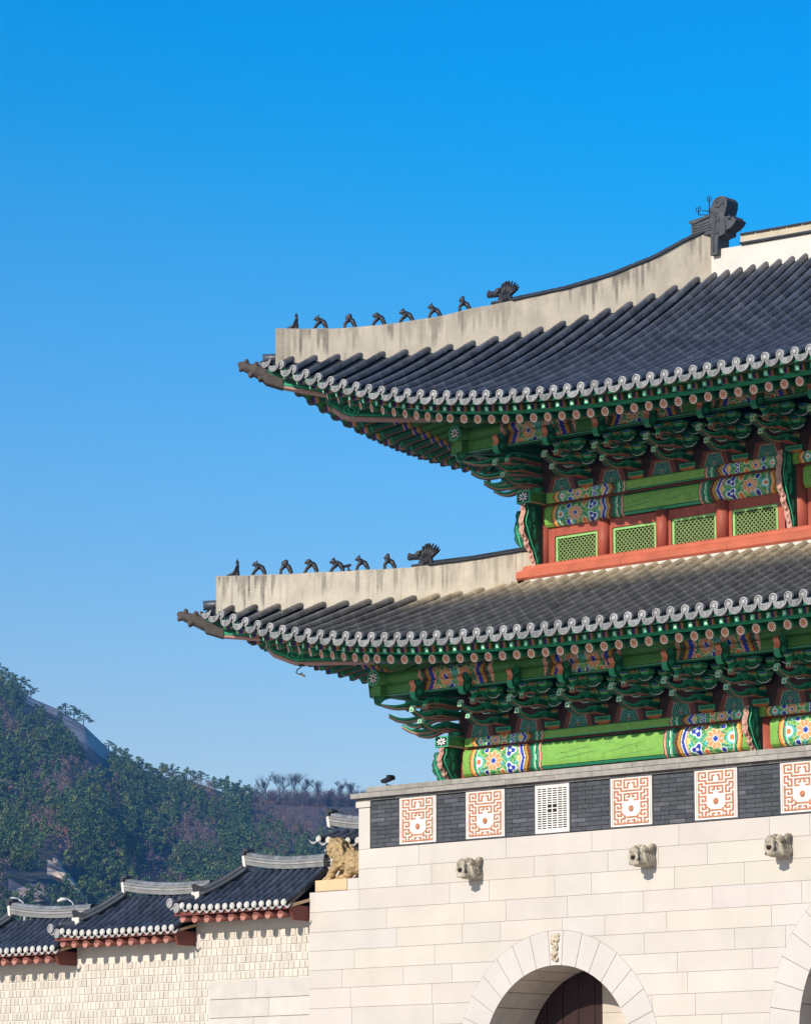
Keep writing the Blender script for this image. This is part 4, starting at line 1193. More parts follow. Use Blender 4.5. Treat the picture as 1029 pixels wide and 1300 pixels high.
# ---------------- bracket sets ---------------------------------------------------------
def spline(P, n=5):
    """Catmull-Rom through (out, z, half thickness)"""
    Q = [P[0]]+list(P)+[P[-1]]; R = []
    for i in range(1, len(Q)-2):
        p0, p1, p2, p3 = Q[i-1:i+3]
        for k in range(n):
            t = k/n
            R.append(tuple(.5*((2*b_)+(-a_+c_)*t+(2*a_-5*b_+4*c_-d_)*t*t+(-a_+3*b_-3*c_+d_)*t**3) for a_, b_, c_, d_ in zip(p0, p1, p2, p3)))
    R.append(tuple(P[-1])); return R
def mk_arm(name, P, hw=.050, so=1.0, tip=True, nose='white'):
    """long tongue: body, sagging middle, tip turning up again"""
    mb = MB(); fn = lambda a, b, t: (t, -a*so, b)
    L = spline(P); top = [(o, z+h) for o, z, h in L]; bot = [(o, z-h) for o, z, h in L]
    n = len(L)
    for i in range(n-1):
        for t, flip in ((-hw, 0), (hw, 1)):
            q = [fn(*bot[i], t), fn(*bot[i+1], t), fn(*top[i+1], t), fn(*top[i], t)]
            mb.poly(q[::-1] if flip else q, 0)
        mb.poly([fn(*bot[i], -hw), fn(*bot[i], hw), fn(*bot[i+1], hw), fn(*bot[i+1], -hw)], 5 if bot[i][0] < .78 else 4)
        mb.poly([fn(*top[i], -hw), fn(*top[i+1], -hw), fn(*top[i+1], hw), fn(*top[i], hw)], 1)
        for line, sgn, m, t_ in ((top, -1, 1, .032), (bot, 1, 2, .020)):
            (a, za), (b, zb) = line[i], line[i+1]
            if m == 2:
                za, zb = za+.002, zb+.002
            for tt in (-hw-.004, hw+.004):
                mb.poly([fn(a, za, tt), fn(b, zb, tt), fn(b, zb+sgn*t_, tt), fn(a, za+sgn*t_, tt)], m)
        (a, za), (b, zb) = bot[i], bot[i+1]
        if P[-1][0]-b < .55:
            for tt in (-hw-.004, hw+.004): mb.poly([fn(a, za+.03, tt*1.001), fn(b, zb+.03, tt*1.001), fn(b, zb+.038, tt*1.001), fn(a, za+.038, tt*1.001)], 3)
    o, z, h = L[-1]; o2, z2, h2 = L[-4]
    mb.poly([fn(o, z-h, -hw), fn(o, z-h, hw), fn(o, z+h, hw), fn(o, z+h, -hw)], 3)
    mb.poly([fn(P[0][0], P[0][1]-P[0][2], -hw), fn(P[0][0], P[0][1]-P[0][2], hw), fn(P[0][0], P[0][1]+P[0][2], hw), fn(P[0][0], P[0][1]+P[0][2], -hw)], 0)
    if tip:                                                 # pale painted nose sitting on the tip
        mb.hexa([fn(o+.012, z-h-.010, -hw-.004), fn(o+.012, z-h-.010, hw+.004), fn(o-.055, z-h-.020, hw+.004), fn(o-.055, z-h-.020, -hw-.004),
                 fn(o-.035, z+h+.045, -hw-.004), fn(o-.035, z+h+.045, hw+.004), fn(o-.075, z+h+.02, hw+.004), fn(o-.075, z+h+.02, -hw-.004)], 3 if nose == 'white' else 2)
        mb.hexa([fn(o+.016, z-h+.005, -hw*.5), fn(o+.016, z-h+.005, hw*.5), fn(o+.005, z-h+.004, hw*.5), fn(o+.005, z-h+.004, -hw*.5),
                 fn(o-.016, z+h+.025, -hw*.5), fn(o-.016, z+h+.025, hw*.5), fn(o-.03, z+h+.02, hw*.5), fn(o-.03, z+h+.02, -hw*.5)], 1)
    oc, zc, hc = P[2]
    for tt in (-hw-.005, hw+.005):
        pts = [fn(oc+hc*.95*(1-.75*i/17)*cos(i*.57), zc+hc*.95*(1-.75*i/17)*sin(i*.57), tt) for i in range(18)]
        mb.tube(pts, .011, 5, 1)
    o = mb.build(name, [M['green_d'], M['green_t'], M['salmon'], M['tip'], M['carve'], M['under']], fixn=False); me = o.data; bpy.data.objects.remove(o); return me
M['under'] = mat('vermilion_paint', (.42, .10, .05), .6, .2, 8)
M['tip'] = mat('pale_green_tip_paint', (.46, .58, .40), .6, .15, 8)
T1 = [(-.3, .25, .075), (.25, .26, .075), (.48, .27, .075), (.68, .205, .058), (.87, .170, .050), (1.06, .195, .045), (1.24, .285, .036)]
T2 = [(-.3, .49, .075), (.45, .50, .075), (.72, .50, .075), (.93, .425, .058), (1.12, .395, .050), (1.31, .415, .045), (1.48, .490, .036)]
T3 = [(-.3, .71, .07), (.55, .72, .07), (.80, .72, .075), (.95, .70, .07), (1.06, .64, .06), (1.10, .585, .04)]
def mk_nose(name, o0, o1, z0, h, hw=.065):
    """upper tier: scroll nose bending down"""
    mb = MB(); fn = lambda a, b, t: (t, -a, b)
    P_ = [(o0, z0), (o1-.15, z0), (o1+.02, z0-.05), (o1+.14, z0-.17), (o1+.22, z0-.13), (o1+.24, z0-.02), (o1+.20, z0+.08), (o1+.26, z0+.16), (o1+.22, z0+h+.05), (o1+.08, z0+h+.08), (o1-.02, z0+h), (o0, z0+h)]
    def side(p, q): return 4 if (q[0] > p[0] and p[0] < o1+.1) else (2 if p[0] > o1+.13 and q[0] > o1+.13 and q[1] > z0 else 1)
    mb.prism(P_, fn, -hw, hw, 0, mside=side)
    for hx in (hw+.003, -hw-.003):
        for cx, cz, r in ((o1+.12, z0+.17, .075), (o1+.10, z0-.02, .06)):
            pts = [(hx, -cx+r*(1-.7*i/15)*cos(i*.58), cz+r*(1-.7*i/15)*sin(i*.58)) for i in range(16)]
            mb.tube(pts, .012, 5, 1)
    o = mb.build(name, [M['green_d'], M['green_t'], M['salmon'], M['white_p'], M['carve']]); me = o.data; bpy.data.objects.remove(o); return me
def mk_cross(name, half, h=.14, hw=.055):
    """boat shaped arm along X with three bearing blocks on it"""
    mb = MB(); fn = lambda a, b, t: (a, t, b)
    P_ = [(-half, h*.55), (-half*.92, h*.25), (-half*.75, .03), (-half*.45, 0), (half*.45, 0), (half*.75, .03), (half*.92, h*.25), (half, h*.55), (half, h), (-half, h)]
    def side(p, q): return 4 if q[0] > p[0] and p[1] < h*.6 else 1
    mb.prism(P_, fn, -hw, hw, 0, mside=side)
    for a in (-half*.72, half*.72):                          # pale edge stroke on the front
        mb.tube([(a-.16, -hw-.003, h*.6), (a-.06, -hw-.003, h*.2), (a+.06, -hw-.003, h*.2), (a+.16, -hw-.003, h*.6)], .008, 5, 3)
    for c in (-half+.09, 0, half-.09):
        s0, s1 = .070, .100
        mb.hexa([(c-s0, -s0, h+.001), (c+s0, -s0, h+.001), (c+s0, s0, h+.001), (c-s0, s0, h+.001), (c-s1, -s1, h+.045), (c+s1, -s1, h+.045), (c+s1, s1, h+.045), (c-s1, s1, h+.045)], 5)
        mb.box(c-s1, c+s1, -s1, s1, h+.046, h+.098, 5); mb.box(c-s1, c+s1, -s1-.002, s1+.002, h+.040, h+.050, 2)
        mb.box(c-s1+.025, c+s1-.025, -s1-.003, -s1+.01, h+.060, h+.084, 6 if c == 0 else 7)
    o = mb.build(name, [M['green_d'], M['green_t'], M['salmon'], M['white_p'], M['carve'], M['green_b'], M['orange'], M['blue']]); me = o.data; bpy.data.objects.remove(o); return me
def mk_block(name):
    mb = MB(); s0, s1 = .13, .185
    mb.hexa([(-s0, -s0, 0), (s0, -s0, 0), (s0, s0, 0), (-s0, s0, 0), (-s1, -s1, .075), (s1, -s1, .075), (s1, s1, .075), (-s1, s1, .075)], 2)
    mb.box(-s1, s1, -s1, s1, .076, .165, 1); mb.box(-s1+.03, s1-.03, -s1-.003, s1, .095, .145, 0)
    o = mb.build(name, [M['green_d'], M['green_t'], M['orange']]); me = o.data; bpy.data.objects.remove(o); return me
M['salmon'] = mat('salmon_line_paint', (.66, .24, .14), .6, .15, 8); M['green_b'] = mat('bright_green_paint', (.06, .46, .17), .5, .2, 8)
BLK = mk_block('bracket_set')
ARM1 = mk_arm('bracket_arm', T1); ARM2 = mk_arm('bracket_arm', T2); ARM3 = mk_arm('bracket_arm', T3, nose='salmon')
NOSE = mk_nose('bracket_arm', -.3, 1.22, .86, .16)
CR1 = mk_cross('cross_arm', .33); CR2 = mk_cross('cross_arm', .50)
ARM1D = mk_arm('bracket_arm', T1, .06, .95, False); ARM2D = mk_arm('bracket_arm', T2, .06, .97, False); NOSED = mk_nose('bracket_arm', -.3, 1.50, .86, .16)
ARM3D = mk_arm('bracket_arm', [(-.3, .71, .07), (.6, .72, .07), (.95, .72, .08), (1.15, .67, .06), (1.32, .655, .045), (1.50, .68, .03), (1.66, .72, .014)], .055, 1.0, False)
def bracket(x, y, z, rot=0, kind='std', sc=1.0):
    b = bpy.data.objects.new('bracket_set', BLK); COL.objects.link(b); b.parent = gate
    b.matrix_local = Matrix.Translation((x-13.0, y, z)) @ Matrix.Rotation(rot, 4, 'Z') @ Matrix.Scale(sc, 4)
    T = Matrix.Translation
    if kind == 'diag':
        for me in (ARM1D, ARM2D, ARM3D, NOSED): inst(me, 'bracket_arm', b, Matrix.Identity(4))
        return
    for me in (ARM1, ARM2, ARM3, NOSE): inst(me, 'bracket_arm', b, Matrix.Identity(4))
    if kind == 'std':
        for me, o, zz in ((CR1, 0, .165), (CR2, 0, .40), (CR1, .34, .40), (CR2, .34, .635), (CR1, .68, .635)):
            inst(me, 'cross_arm', b, T((0, -o, zz)))
def frieze(cols, cy, z, ptop, sc):
    for fl in (False, True):
        c0 = cols[0]; g = lambda x: GX-x if fl else x; s_ = -1 if fl else 1
        bracket(g(c0), cy, z, 0, 'corner', sc); bracket(g(c0), cy, z, -s_*pi/2, 'corner', sc); bracket(g(c0), cy, z, -s_*pi/4, 'diag', sc)
    xs = []
    for (a, b), n in zip(zip(cols, cols[1:]), (int(round((cols[1]-cols[0])/1.25)), 6, 0)):
        for i in range(1, n+1):
            x = lerp(a, b, i/n)
            if x < 14: xs.append(x)
    for x in xs: bracket(x, cy, z, 0, 'std', sc)
    for k in (1, 2): bracket(cols[0], lerp(cy, GD/2, k/3), z, -pi/2, 'corner', sc)
    # painted panels between the sets
    allx = [cols[0]]+xs
    for a, b in zip(allx, allx[1:]):
        mb = MB(); n = 44; m = 40; x0, x1 = a+.12, b-.12; yy = cy-.16
        for i in range(n):
            for j in range(m):
                fx, fz = (i+.5)/n, (j+.5)/m; X = (fx-.5)*(b-a); Z = fz*(ptop-z)
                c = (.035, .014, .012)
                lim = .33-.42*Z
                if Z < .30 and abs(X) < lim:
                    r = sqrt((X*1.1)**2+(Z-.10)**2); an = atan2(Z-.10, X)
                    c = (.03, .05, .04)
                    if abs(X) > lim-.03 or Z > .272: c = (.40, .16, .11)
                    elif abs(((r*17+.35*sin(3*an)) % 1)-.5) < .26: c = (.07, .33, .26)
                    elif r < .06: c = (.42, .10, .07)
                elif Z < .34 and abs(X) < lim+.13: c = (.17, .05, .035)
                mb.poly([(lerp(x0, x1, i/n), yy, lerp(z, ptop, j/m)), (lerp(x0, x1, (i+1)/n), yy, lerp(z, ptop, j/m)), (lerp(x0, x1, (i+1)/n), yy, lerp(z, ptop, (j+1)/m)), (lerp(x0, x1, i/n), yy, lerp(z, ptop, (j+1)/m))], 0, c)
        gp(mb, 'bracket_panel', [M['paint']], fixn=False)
    return xs
LB = frieze(LC, 1.2, 9.93, 10.9, 1.0); UB = frieze(UC, 2.4, 14.87, 15.85, 1.0)
# outer purlin resting on the brackets: squared lower member, round log above, painted at the sets
def purlin(cols, py, z0, z1, sidex, fl):
    mb = MB(); xa, xb = sidex-.35, 13.0; cell = .02
    g = lambda x: GX-x if fl else x
    S_ = [(py-.10, z0+(z1-z0)*i/12, i/12) for i in range(13)]+[(py-.155+.0, z1+.005, 1)]
    S_ += [(py-.155*cos(a), z1+.15+.15*sin(a), 1+.02*i) for i, a in enumerate([radians(q) for q in (-60, -40, -20, 0, 20, 40, 60)])]
    per = cols[1]-cols[0]
    n = int((xb-xa)/.03); prev = None
    for k in range(n+1):
        x = lerp(xa, xb, k/n); cur = [mb.vert((g(x), y, z)) for y, z, f in S_]
        if prev:
            xm = x-.015; d = min(abs(xm-c) for c in (cols[0]+.9, (cols[0]+cols[1])/2+.35, cols[1]-.2, 13.0))
            for i in range(len(S_)-1):
                f = S_[i][2]; hh = min(1, f)
                zz = S_[i][1]-z0
                c = None
                if d < .95:
                    dd = .95-d
                    for lim, cc in ((.05, PINK), (.12, GREEN_D), (.18, BROWN), (.26, OCHRE), (.36, BLUE), (.42, PINK)):
                        if dd+.1*abs(2*min(1, zz/.5)-1) < lim+.06: c = cc; break
                    if c is None: c = floral((d+.1) % 1.0, min(.5, zz), .45, 3)
                else: c = GREEN_M if f > .16 and f < 1 else (GREEN_T if f <= .16 else GREEN_M)
                if i == 0: c = (.10, .46, .26)
                elif i == 1: c = INK
                mb.face((prev[i], cur[i], cur[i+1], prev[i+1]), 0, c, i > 13)
        prev = cur
    mb.poly([(g(xa), py-.1, z0), (g(xb), py-.1, z0), (g(xb), py+.1, z0), (g(xa), py+.1, z0)], 0, GREEN_D)
    mb.poly([(g(xa), py-.1, z0), (g(xa), py+.1, z0), (g(xa), py+.15, z1+.15), (g(xa), py-.15, z1+.15)], 0, GREEN_D)
    gp(mb, 'outer_purlin', [M['paint']], fixn=False)
    # crossing purlin of the flank with its round flowered end
    mb = MB(); cx = g(sidex); y0 = py-.38
    mb.tube([(cx, y0, z1+.15), (cx, GD-y0, z1+.15)], .155, 18, 0, GREEN_M)
    e = 24; o_ = [(cx+.155*cos(2*pi*i/e), y0-.003, z1+.15+.155*sin(2*pi*i/e)) for i in range(e)]; i_ = [(cx+.12*cos(2*pi*i/e), y0-.004, z1+.15+.12*sin(2*pi*i/e)) for i in range(e)]
    mb.rings([o_, i_], 0, GREEN_T, False, False, False); mb.poly(i_, 0, INK)
    petals(mb, cx, y0-.007, z1+.15, .11, .11)
    mb.box(cx-.10, cx+.10, y0+.1, GD-y0, z0, z1, 0, GREEN_M)
    gp(mb, 'outer_purlin', [M['paint']], fixn=False)
for fl in (False, True):
    purlin(LC, .12, 10.79, 10.98, .62, fl); purlin(UC, 1.32, 15.73, 15.95, 1.72, fl)
# ------------------------------------------------------------------ roof figures (each its own thing)
def on_hip(R_, x):                                          # x on the diagonal -> world point on top of the hip ridge
    q = x-R_.T[0]; return Vector((x, R_.T[1]+q, table(R_.top, q)))
S2 = .7071
def place(o, p, sc=1.0):
    # local +x = outward along the hip towards the corner
    o.matrix_world = Matrix.Translation(p) @ Matrix.Rotation(radians(225), 4, 'Z') @ Matrix.Scale(sc, 4)
def fig_sitting_tall():
    mb = MB()
    capsule(mb, [(.17, 0, .02), (.08, 0, .05), (.0, 0, .09), (-.035, 0, .17), (-.04, 0, .25)], [.022, .035, .05, .042, .034])
    capsule(mb, [(-.04, 0, .0), (-.04, 0, .1)], [.045, .045])
    ball(mb, (-.035, 0, .29), .038); capsule(mb, [(-.035, 0, .32), (-.035, 0, .365)], [.02, .010])
    for s_ in (-1, 1): capsule(mb, [(-.035, s_*.02, .30), (-.03+.02*s_, s_*.045, .325)], [.018, .010])
    for s_ in (-1, 1): capsule(mb, [(-.01, s_*.045, .2), (.02, s_*.05, .12), (.04, s_*.03, .07)], [.02, .018, .016])
    return mb
def fig_crouch(head, hat, arch, lean):
    mb = MB()
    hx, hz = head; K = 1.22
    def capsule(m_, p_, r_, n_=8): return globals()['capsule'](m_, p_, [x*K for x in r_], n_)
    for s_ in (-1, 1):
        capsule(mb, [(.03, s_*.035, hz-.07), (.085, s_*.04, hz*.45), (.135+lean, s_*.04, .015)], [.032, .026, .026])
        capsule(mb, [(-.07, s_*.03, arch*.75), (-.115, s_*.04, arch*.35), (-.105, s_*.04, .015)], [.036, .034, .034])
    capsule(mb, [(.03, 0, hz-.06), (-.01, 0, arch), (-.06, 0, arch*.9), (-.10, 0, arch*.55)], [.042, .045, .042, .036])
    capsule(mb, [(.03, 0, hz-.07), (hx, 0, hz)], [.034, .036])
    ball(mb, (hx+.01, 0, hz+.012), .050); ball(mb, (hx+.055, 0, hz-.005), .030)
    for s_ in (-1, 1): ball(mb, (hx+.045, s_*.026, hz+.03), .014); ball(mb, (hx-.02, s_*.045, hz+.01), .022)
    for k in range(4): ball(mb, (.0-.03*k, 0, arch+.045-.022*k), .020)
    if hat == 'ears':
        for s_ in (-1, 1): capsule(mb, [(hx-.01, s_*.025, hz+.04), (hx-.025, s_*.04, hz+.085)], [.016, .008])
    elif hat == 'cap': capsule(mb, [(hx, 0, hz+.035), (hx-.005, 0, hz+.07)], [.038, .02])
    elif hat == 'horn': capsule(mb, [(hx+.01, 0, hz+.04), (hx-.02, 0, hz+.095)], [.018, .008])
    elif hat == 'round': ball(mb, (hx-.01, 0, hz+.02), .052)
    return mb
SHAPES = [('tall', None), ('c', ((.06, .235), 'ears', .20, .0)), ('c', ((.0, .25), 'round', .20, -.04)), ('c', ((.05, .235), 'round', .215, -.01)),
          ('c', ((.075, .215), 'cap', .19, .0)), ('c', ((.06, .245), 'horn', .19, -.02)), ('c', ((.025, .25), 'cap', .185, -.05))]
WHO_U = [(-.74, 'tall hooded clay figure seated at the very tip of the upper roof ridge'),
         (-.37, 'eared crouching clay beast second from the tip of the upper roof ridge'),
         (.04, 'upright short crouching clay figure third from the tip of the upper roof ridge'),
         (.46, 'round headed crouching clay beast fourth from the tip of the upper roof ridge'),
         (.86, 'capped low crouching clay beast fifth from the tip of the upper roof ridge'),
         (1.26, 'horned crouching clay beast sixth from the tip of the upper roof ridge'),
         (1.68, 'capped crouching clay figure nearest the dragon head on the upper roof ridge')]
WHO_L = [(-1.55, 'tall hooded clay figure seated at the very tip of the lower roof ridge'),
         (-1.22, 'eared crouching clay beast second from the tip of the lower roof ridge'),
         (-.85, 'upright short crouching clay figure third from the tip of the lower roof ridge'),
         (-.49, 'round headed crouching clay beast fourth from the tip of the lower roof ridge'),
         (-.12, 'capped low crouching clay beast beside the small camera on the lower roof ridge'),
         (.23, 'horned crouching clay beast just right of the small camera on the lower roof ridge'),
         (.61, 'capped crouching clay figure nearest the dragon head on the lower roof ridge')]
for R_, WHO in ((U, WHO_U), (D_, WHO_L)):
    for (kind, a), (x, lab) in zip(SHAPES, WHO):
        mb = fig_sitting_tall() if kind == 'tall' else fig_crouch(*a)
        o = remesh(mb, 'roof_figurine', M['fig'], .011, None, 1)
        place(o, on_hip(R_, x)-Vector((0, 0, .008)), 1.0)
        tag(o, lab, 'roof figurine', 'clay figurines on the roof ridges')
def dragon_head(R_, x, lab):
    fn = lambda a, b, t: (a, t, b)
    root = empty('dragon_head', on_hip(R_, x)); place(root, on_hip(R_, x)-Vector((0, 0, .02)), 1.0)
    tag(root, lab, 'dragon head', 'dragon heads on the roof ridges')
    mb = MB()
    def pris(prof, h): mb.prism(prof, fn, -h, h)
    pris([(-.22, 0), (.02, 0), (.06, .07), (.02, .16), (.02, .26), (-.08, .30), (-.2, .24), (-.24, .1)], .10)
    pris([(.0, .19), (.12, .17), (.18, .19), (.22, .16), (.27, .19), (.27, .25), (.24, .285), (.16, .27), (.08, .30), (-.02, .30)], .085)   # upper jaw
    pris([(-.05, 0), (.14, .0), (.185, .03), (.19, .075), (.15, .06), (.05, .085), (-.02, .11)], .075)     # lower jaw
    for s_ in (-1, 1):
        ball(mb, (.05, s_*.085, .265), .045); ball(mb, (.235, s_*.05, .27), .032)
        capsule(mb, [(.09, s_*.09, .31), (.0, s_*.10, .33), (-.06, s_*.10, .30)], [.02, .024, .016])
        capsule(mb, [(.02, s_*.10, .14), (-.04, s_*.115, .09), (-.12, s_*.11, .10)], [.025, .03, .02])
        capsule(mb, [(-.02, s_*.10, .06), (-.10, s_*.11, .03), (-.18, s_*.10, .05)], [.02, .024, .02])
        for q in (.17, .22): capsule(mb, [(q, s_*.06, .18), (q+.005, s_*.06, .13)], [.014, .006])
    h = remesh(mb, 'head', M['fig'], .013, None, 1); h.parent = root
    mb = MB()                                                   # fan crest of ribs
    for k in range(7):
        a0 = radians(88+k*9); r0 = .30+.09*sin(k/6*pi*.8+.35)
        for s_ in (-1, 1):
            c0 = Vector((-.05-.012*k, s_*.045, .10+.012*k)); c1 = c0+Vector((cos(a0)*r0*1.0, s_*.03, sin(a0)*r0*1.0))
            c2 = c0+Vector((cos(a0)*r0*.55, s_*.055, sin(a0)*r0*.55))
            mb.tube([c0, c2, c1], [.034, .032, .016], 8)
    mb.prism([(-.06, .1), (-.04, .42), (-.10, .49), (-.17, .50), (-.22, .44), (-.25, .30), (-.24, .1)], fn, -.05, .05)
    c = mb.build('crest', M['fig'], root)
    return root
dragon_head(U, 2.20, 'black clay dragon head with open jaws and fan crest on the upper roof ridge')
dragon_head(D_, 1.06, 'black clay dragon head with open jaws and fan crest on the lower roof ridge')

# small camera on the lower ridge, flood light on the parapet, hook under the corner beam
p = on_hip(D_, .05); cam_ = empty('security_camera', p); place(cam_, p, 1.0)
tag(cam_, 'small black box camera on a stub stand between the clay beasts of the lower ridge', 'camera')
mb = MB(); mb.box(-.07, .08, -.03, .03, .10, .15); mb.box(.07, .095, -.035, .035, .145, .155); mb.build('body', M['iron'], cam_)
mb = MB(); mb.tube([(0, 0, .0), (0, 0, .11)], .018, 8); mb.box(-.05, .05, -.04, .04, 0, .03); mb.build('stand', M['iron'], cam_)
cam_.matrix_world = cam_.matrix_world @ Matrix.Rotation(radians(14), 4, 'Y')
fl_ = empty('floodlight', (.62, .22, 9.01)); tag(fl_, 'small black floodlight on a bent bracket standing on the parapet coping', 'floodlight')
mb = MB()
mb.hexa([(-.17, -.06, .09), (.10, -.10, .15), (.10, .06, .15), (-.17, .06, .09), (-.19, -.06, .15), (.10, -.10, .21), (.10, .06, .21), (-.19, .06, .15)])
for k in range(4): mb.box(-.02+.03*k, -.01+.03*k, -.07, .05, .19+.004*k, .235)
mb.build('lamp_head', M['iron'], fl_)
mb = MB(); mb.tube([(.0, -.09, .13), (.0, -.09, .04), (.08, -.02, .02), (.12, 0, .02)], .014, 6); mb.box(.06, .16, -.05, .05, 0, .03); mb.build('bracket', M['iron'], fl_)
hk = empty('wind_bell_hook', (-.62, -1.02, 11.44)); tag(hk, 'dark wire hook with a small brass clapper hanging under the lower corner beam', 'hook')
mb = MB(); mb.tube([(0, 0, .02), (0, 0, -.05), (-.05, -.05, -.10), (-.07, -.07, -.16), (-.03, -.03, -.2), (.02, .02, -.17)], .013, 6); mb.box(-.05, .05, -.03, .03, -.035, .03); mb.build('wire', M['iron'], hk)
mb = MB(); mb.hexa([(.0, -.02, -.24), (.09, -.02, -.26), (.09, .02, -.26), (.0, .02, -.24), (.0, -.02, -.19), (.09, -.02, -.21), (.09, .02, -.21), (.0, .02, -.19)]); mb.build('clapper', M['plinth'], hk)

# ------------------------------------------------------------------ guardian beast on the flank
def guardian():
    mb = MB()
    # local: +x towards the front of the beast (left in the picture), z up
    capsule(mb, [(-.55, 0, .28), (-.30, 0, .34), (-.02, 0, .40), (.20, 0, .47)], [.26, .25, .24, .22], 12)   # trunk
    capsule(mb, [(.18, 0, .42), (.30, 0, .62)], [.23, .21], 12)                                               # neck, chest
    ball(mb, (.36, 0, .76), .205, 0, 14); ball(mb, (.50, 0, .74), .15, 0, 12, 1, 1.1, .8)
    capsule(mb, [(.50, 0, .62), (.40, 0, .58)], [.125, .14], 12)
    for s_ in (-1, 1):
        capsule(mb, [(.26, s_*.16, .42), (.36, s_*.18, .22), (.47, s_*.18, .06)], [.12, .10, .09], 10)        # fore leg
        capsule(mb, [(.47, s_*.18, .05), (.56, s_*.18, .045)], [.085, .065], 8)
        for t in (-.04, 0, .04): ball(mb, (.60, s_*.18+t, .035), .035, 0, 8)
        capsule(mb, [(-.45, s_*.2, .26), (-.22, s_*.25, .27), (-.10, s_*.24, .10)], [.2, .17, .11], 10)       # haunch
        capsule(mb, [(-.12, s_*.25, .06), (.08, s_*.25, .05)], [.085, .07], 8)
        for t in (-.04, 0, .04): ball(mb, (.12, s_*.25+t, .035), .035, 0, 8)
        ball(mb, (.50, s_*.10, .84), .055, 0, 10); capsule(mb, [(.56, s_*.05, .90), (.47, s_*.13, .92), (.38, s_*.17, .88)], [.03, .04, .035], 8)
        ball(mb, (.62, s_*.055, .76), .045, 0, 8)
        capsule(mb, [(.60, s_*.10, .69), (.48, s_*.16, .67), (.38, s_*.19, .72)], [.03, .032, .03], 8)         # lip
        capsule(mb, [(.30, s_*.18, .86), (.22, s_*.21, .78), (.24, s_*.21, .70)], [.045, .05, .03], 8)         # ear
        for k in range(5):
            a = k*.5; capsule(mb, [(.22-.03*k, s_*(.17+.01*k), .80-.08*k), (.14-.03*k, s_*(.19+.01*k), .76-.08*k), (.16-.03*k, s_*(.2+.01*k), .70-.08*k)], [.04, .045, .03], 8)
    capsule(mb, [(.62, 0, .655), (.66, 0, .70)], [.05, .05]); capsule(mb, [(.57, -.1, .60), (.62, 0, .595), (.57, .1, .60)], [.035, .04, .035])
    capsule(mb, [(-.62, 0, .35), (-.74, 0, .5), (-.70, 0, .66)], [.09, .10, .06], 10)
    for k in range(6): ball(mb, (.10-.12*k, 0, .66-.035*k), .055, 0, 8)
    o = remesh(mb, 'stone_beast', M['haetae'], .02, None, 2)
    return o
M['haetae'].node_tree.nodes  # scales: cellular relief over the coat
_n = M['haetae'].node_tree; _v = _n.nodes.new('ShaderNodeTexVoronoi'); _v.inputs['Scale'].default_value = 11
_tc = [x for x in _n.nodes if x.type == 'TEX_COORD'][0]; _n.links.new(_tc.outputs['Object'], _v.inputs['Vector'])
_b2 = _n.nodes.new('ShaderNodeBump'); _b2.inputs['Strength'].default_value = .9; _b2.inputs['Distance'].default_value = .05; _b2.invert = True
_n.links.new(_v.outputs['Distance'], _b2.inputs['Height'])
_b1 = [x for x in _n.nodes if x.type == 'BUMP' and x != _b2][0]; _n.links.new(_b1.outputs['Normal'], _b2.inputs['Normal'])
_n.links.new(_b2.outputs['Normal'], _n.nodes['Principled BSDF'].inputs['Normal'])
hb = guardian(); hb.matrix_world = Matrix.Translation((-.62, .46, 7.25)) @ Matrix.Rotation(radians(184), 4, 'Z') @ Matrix.Scale(.92, 4)
tag(hb, 'golden carved stone guardian beast crouching on the low left flank of the gate', 'stone statue')

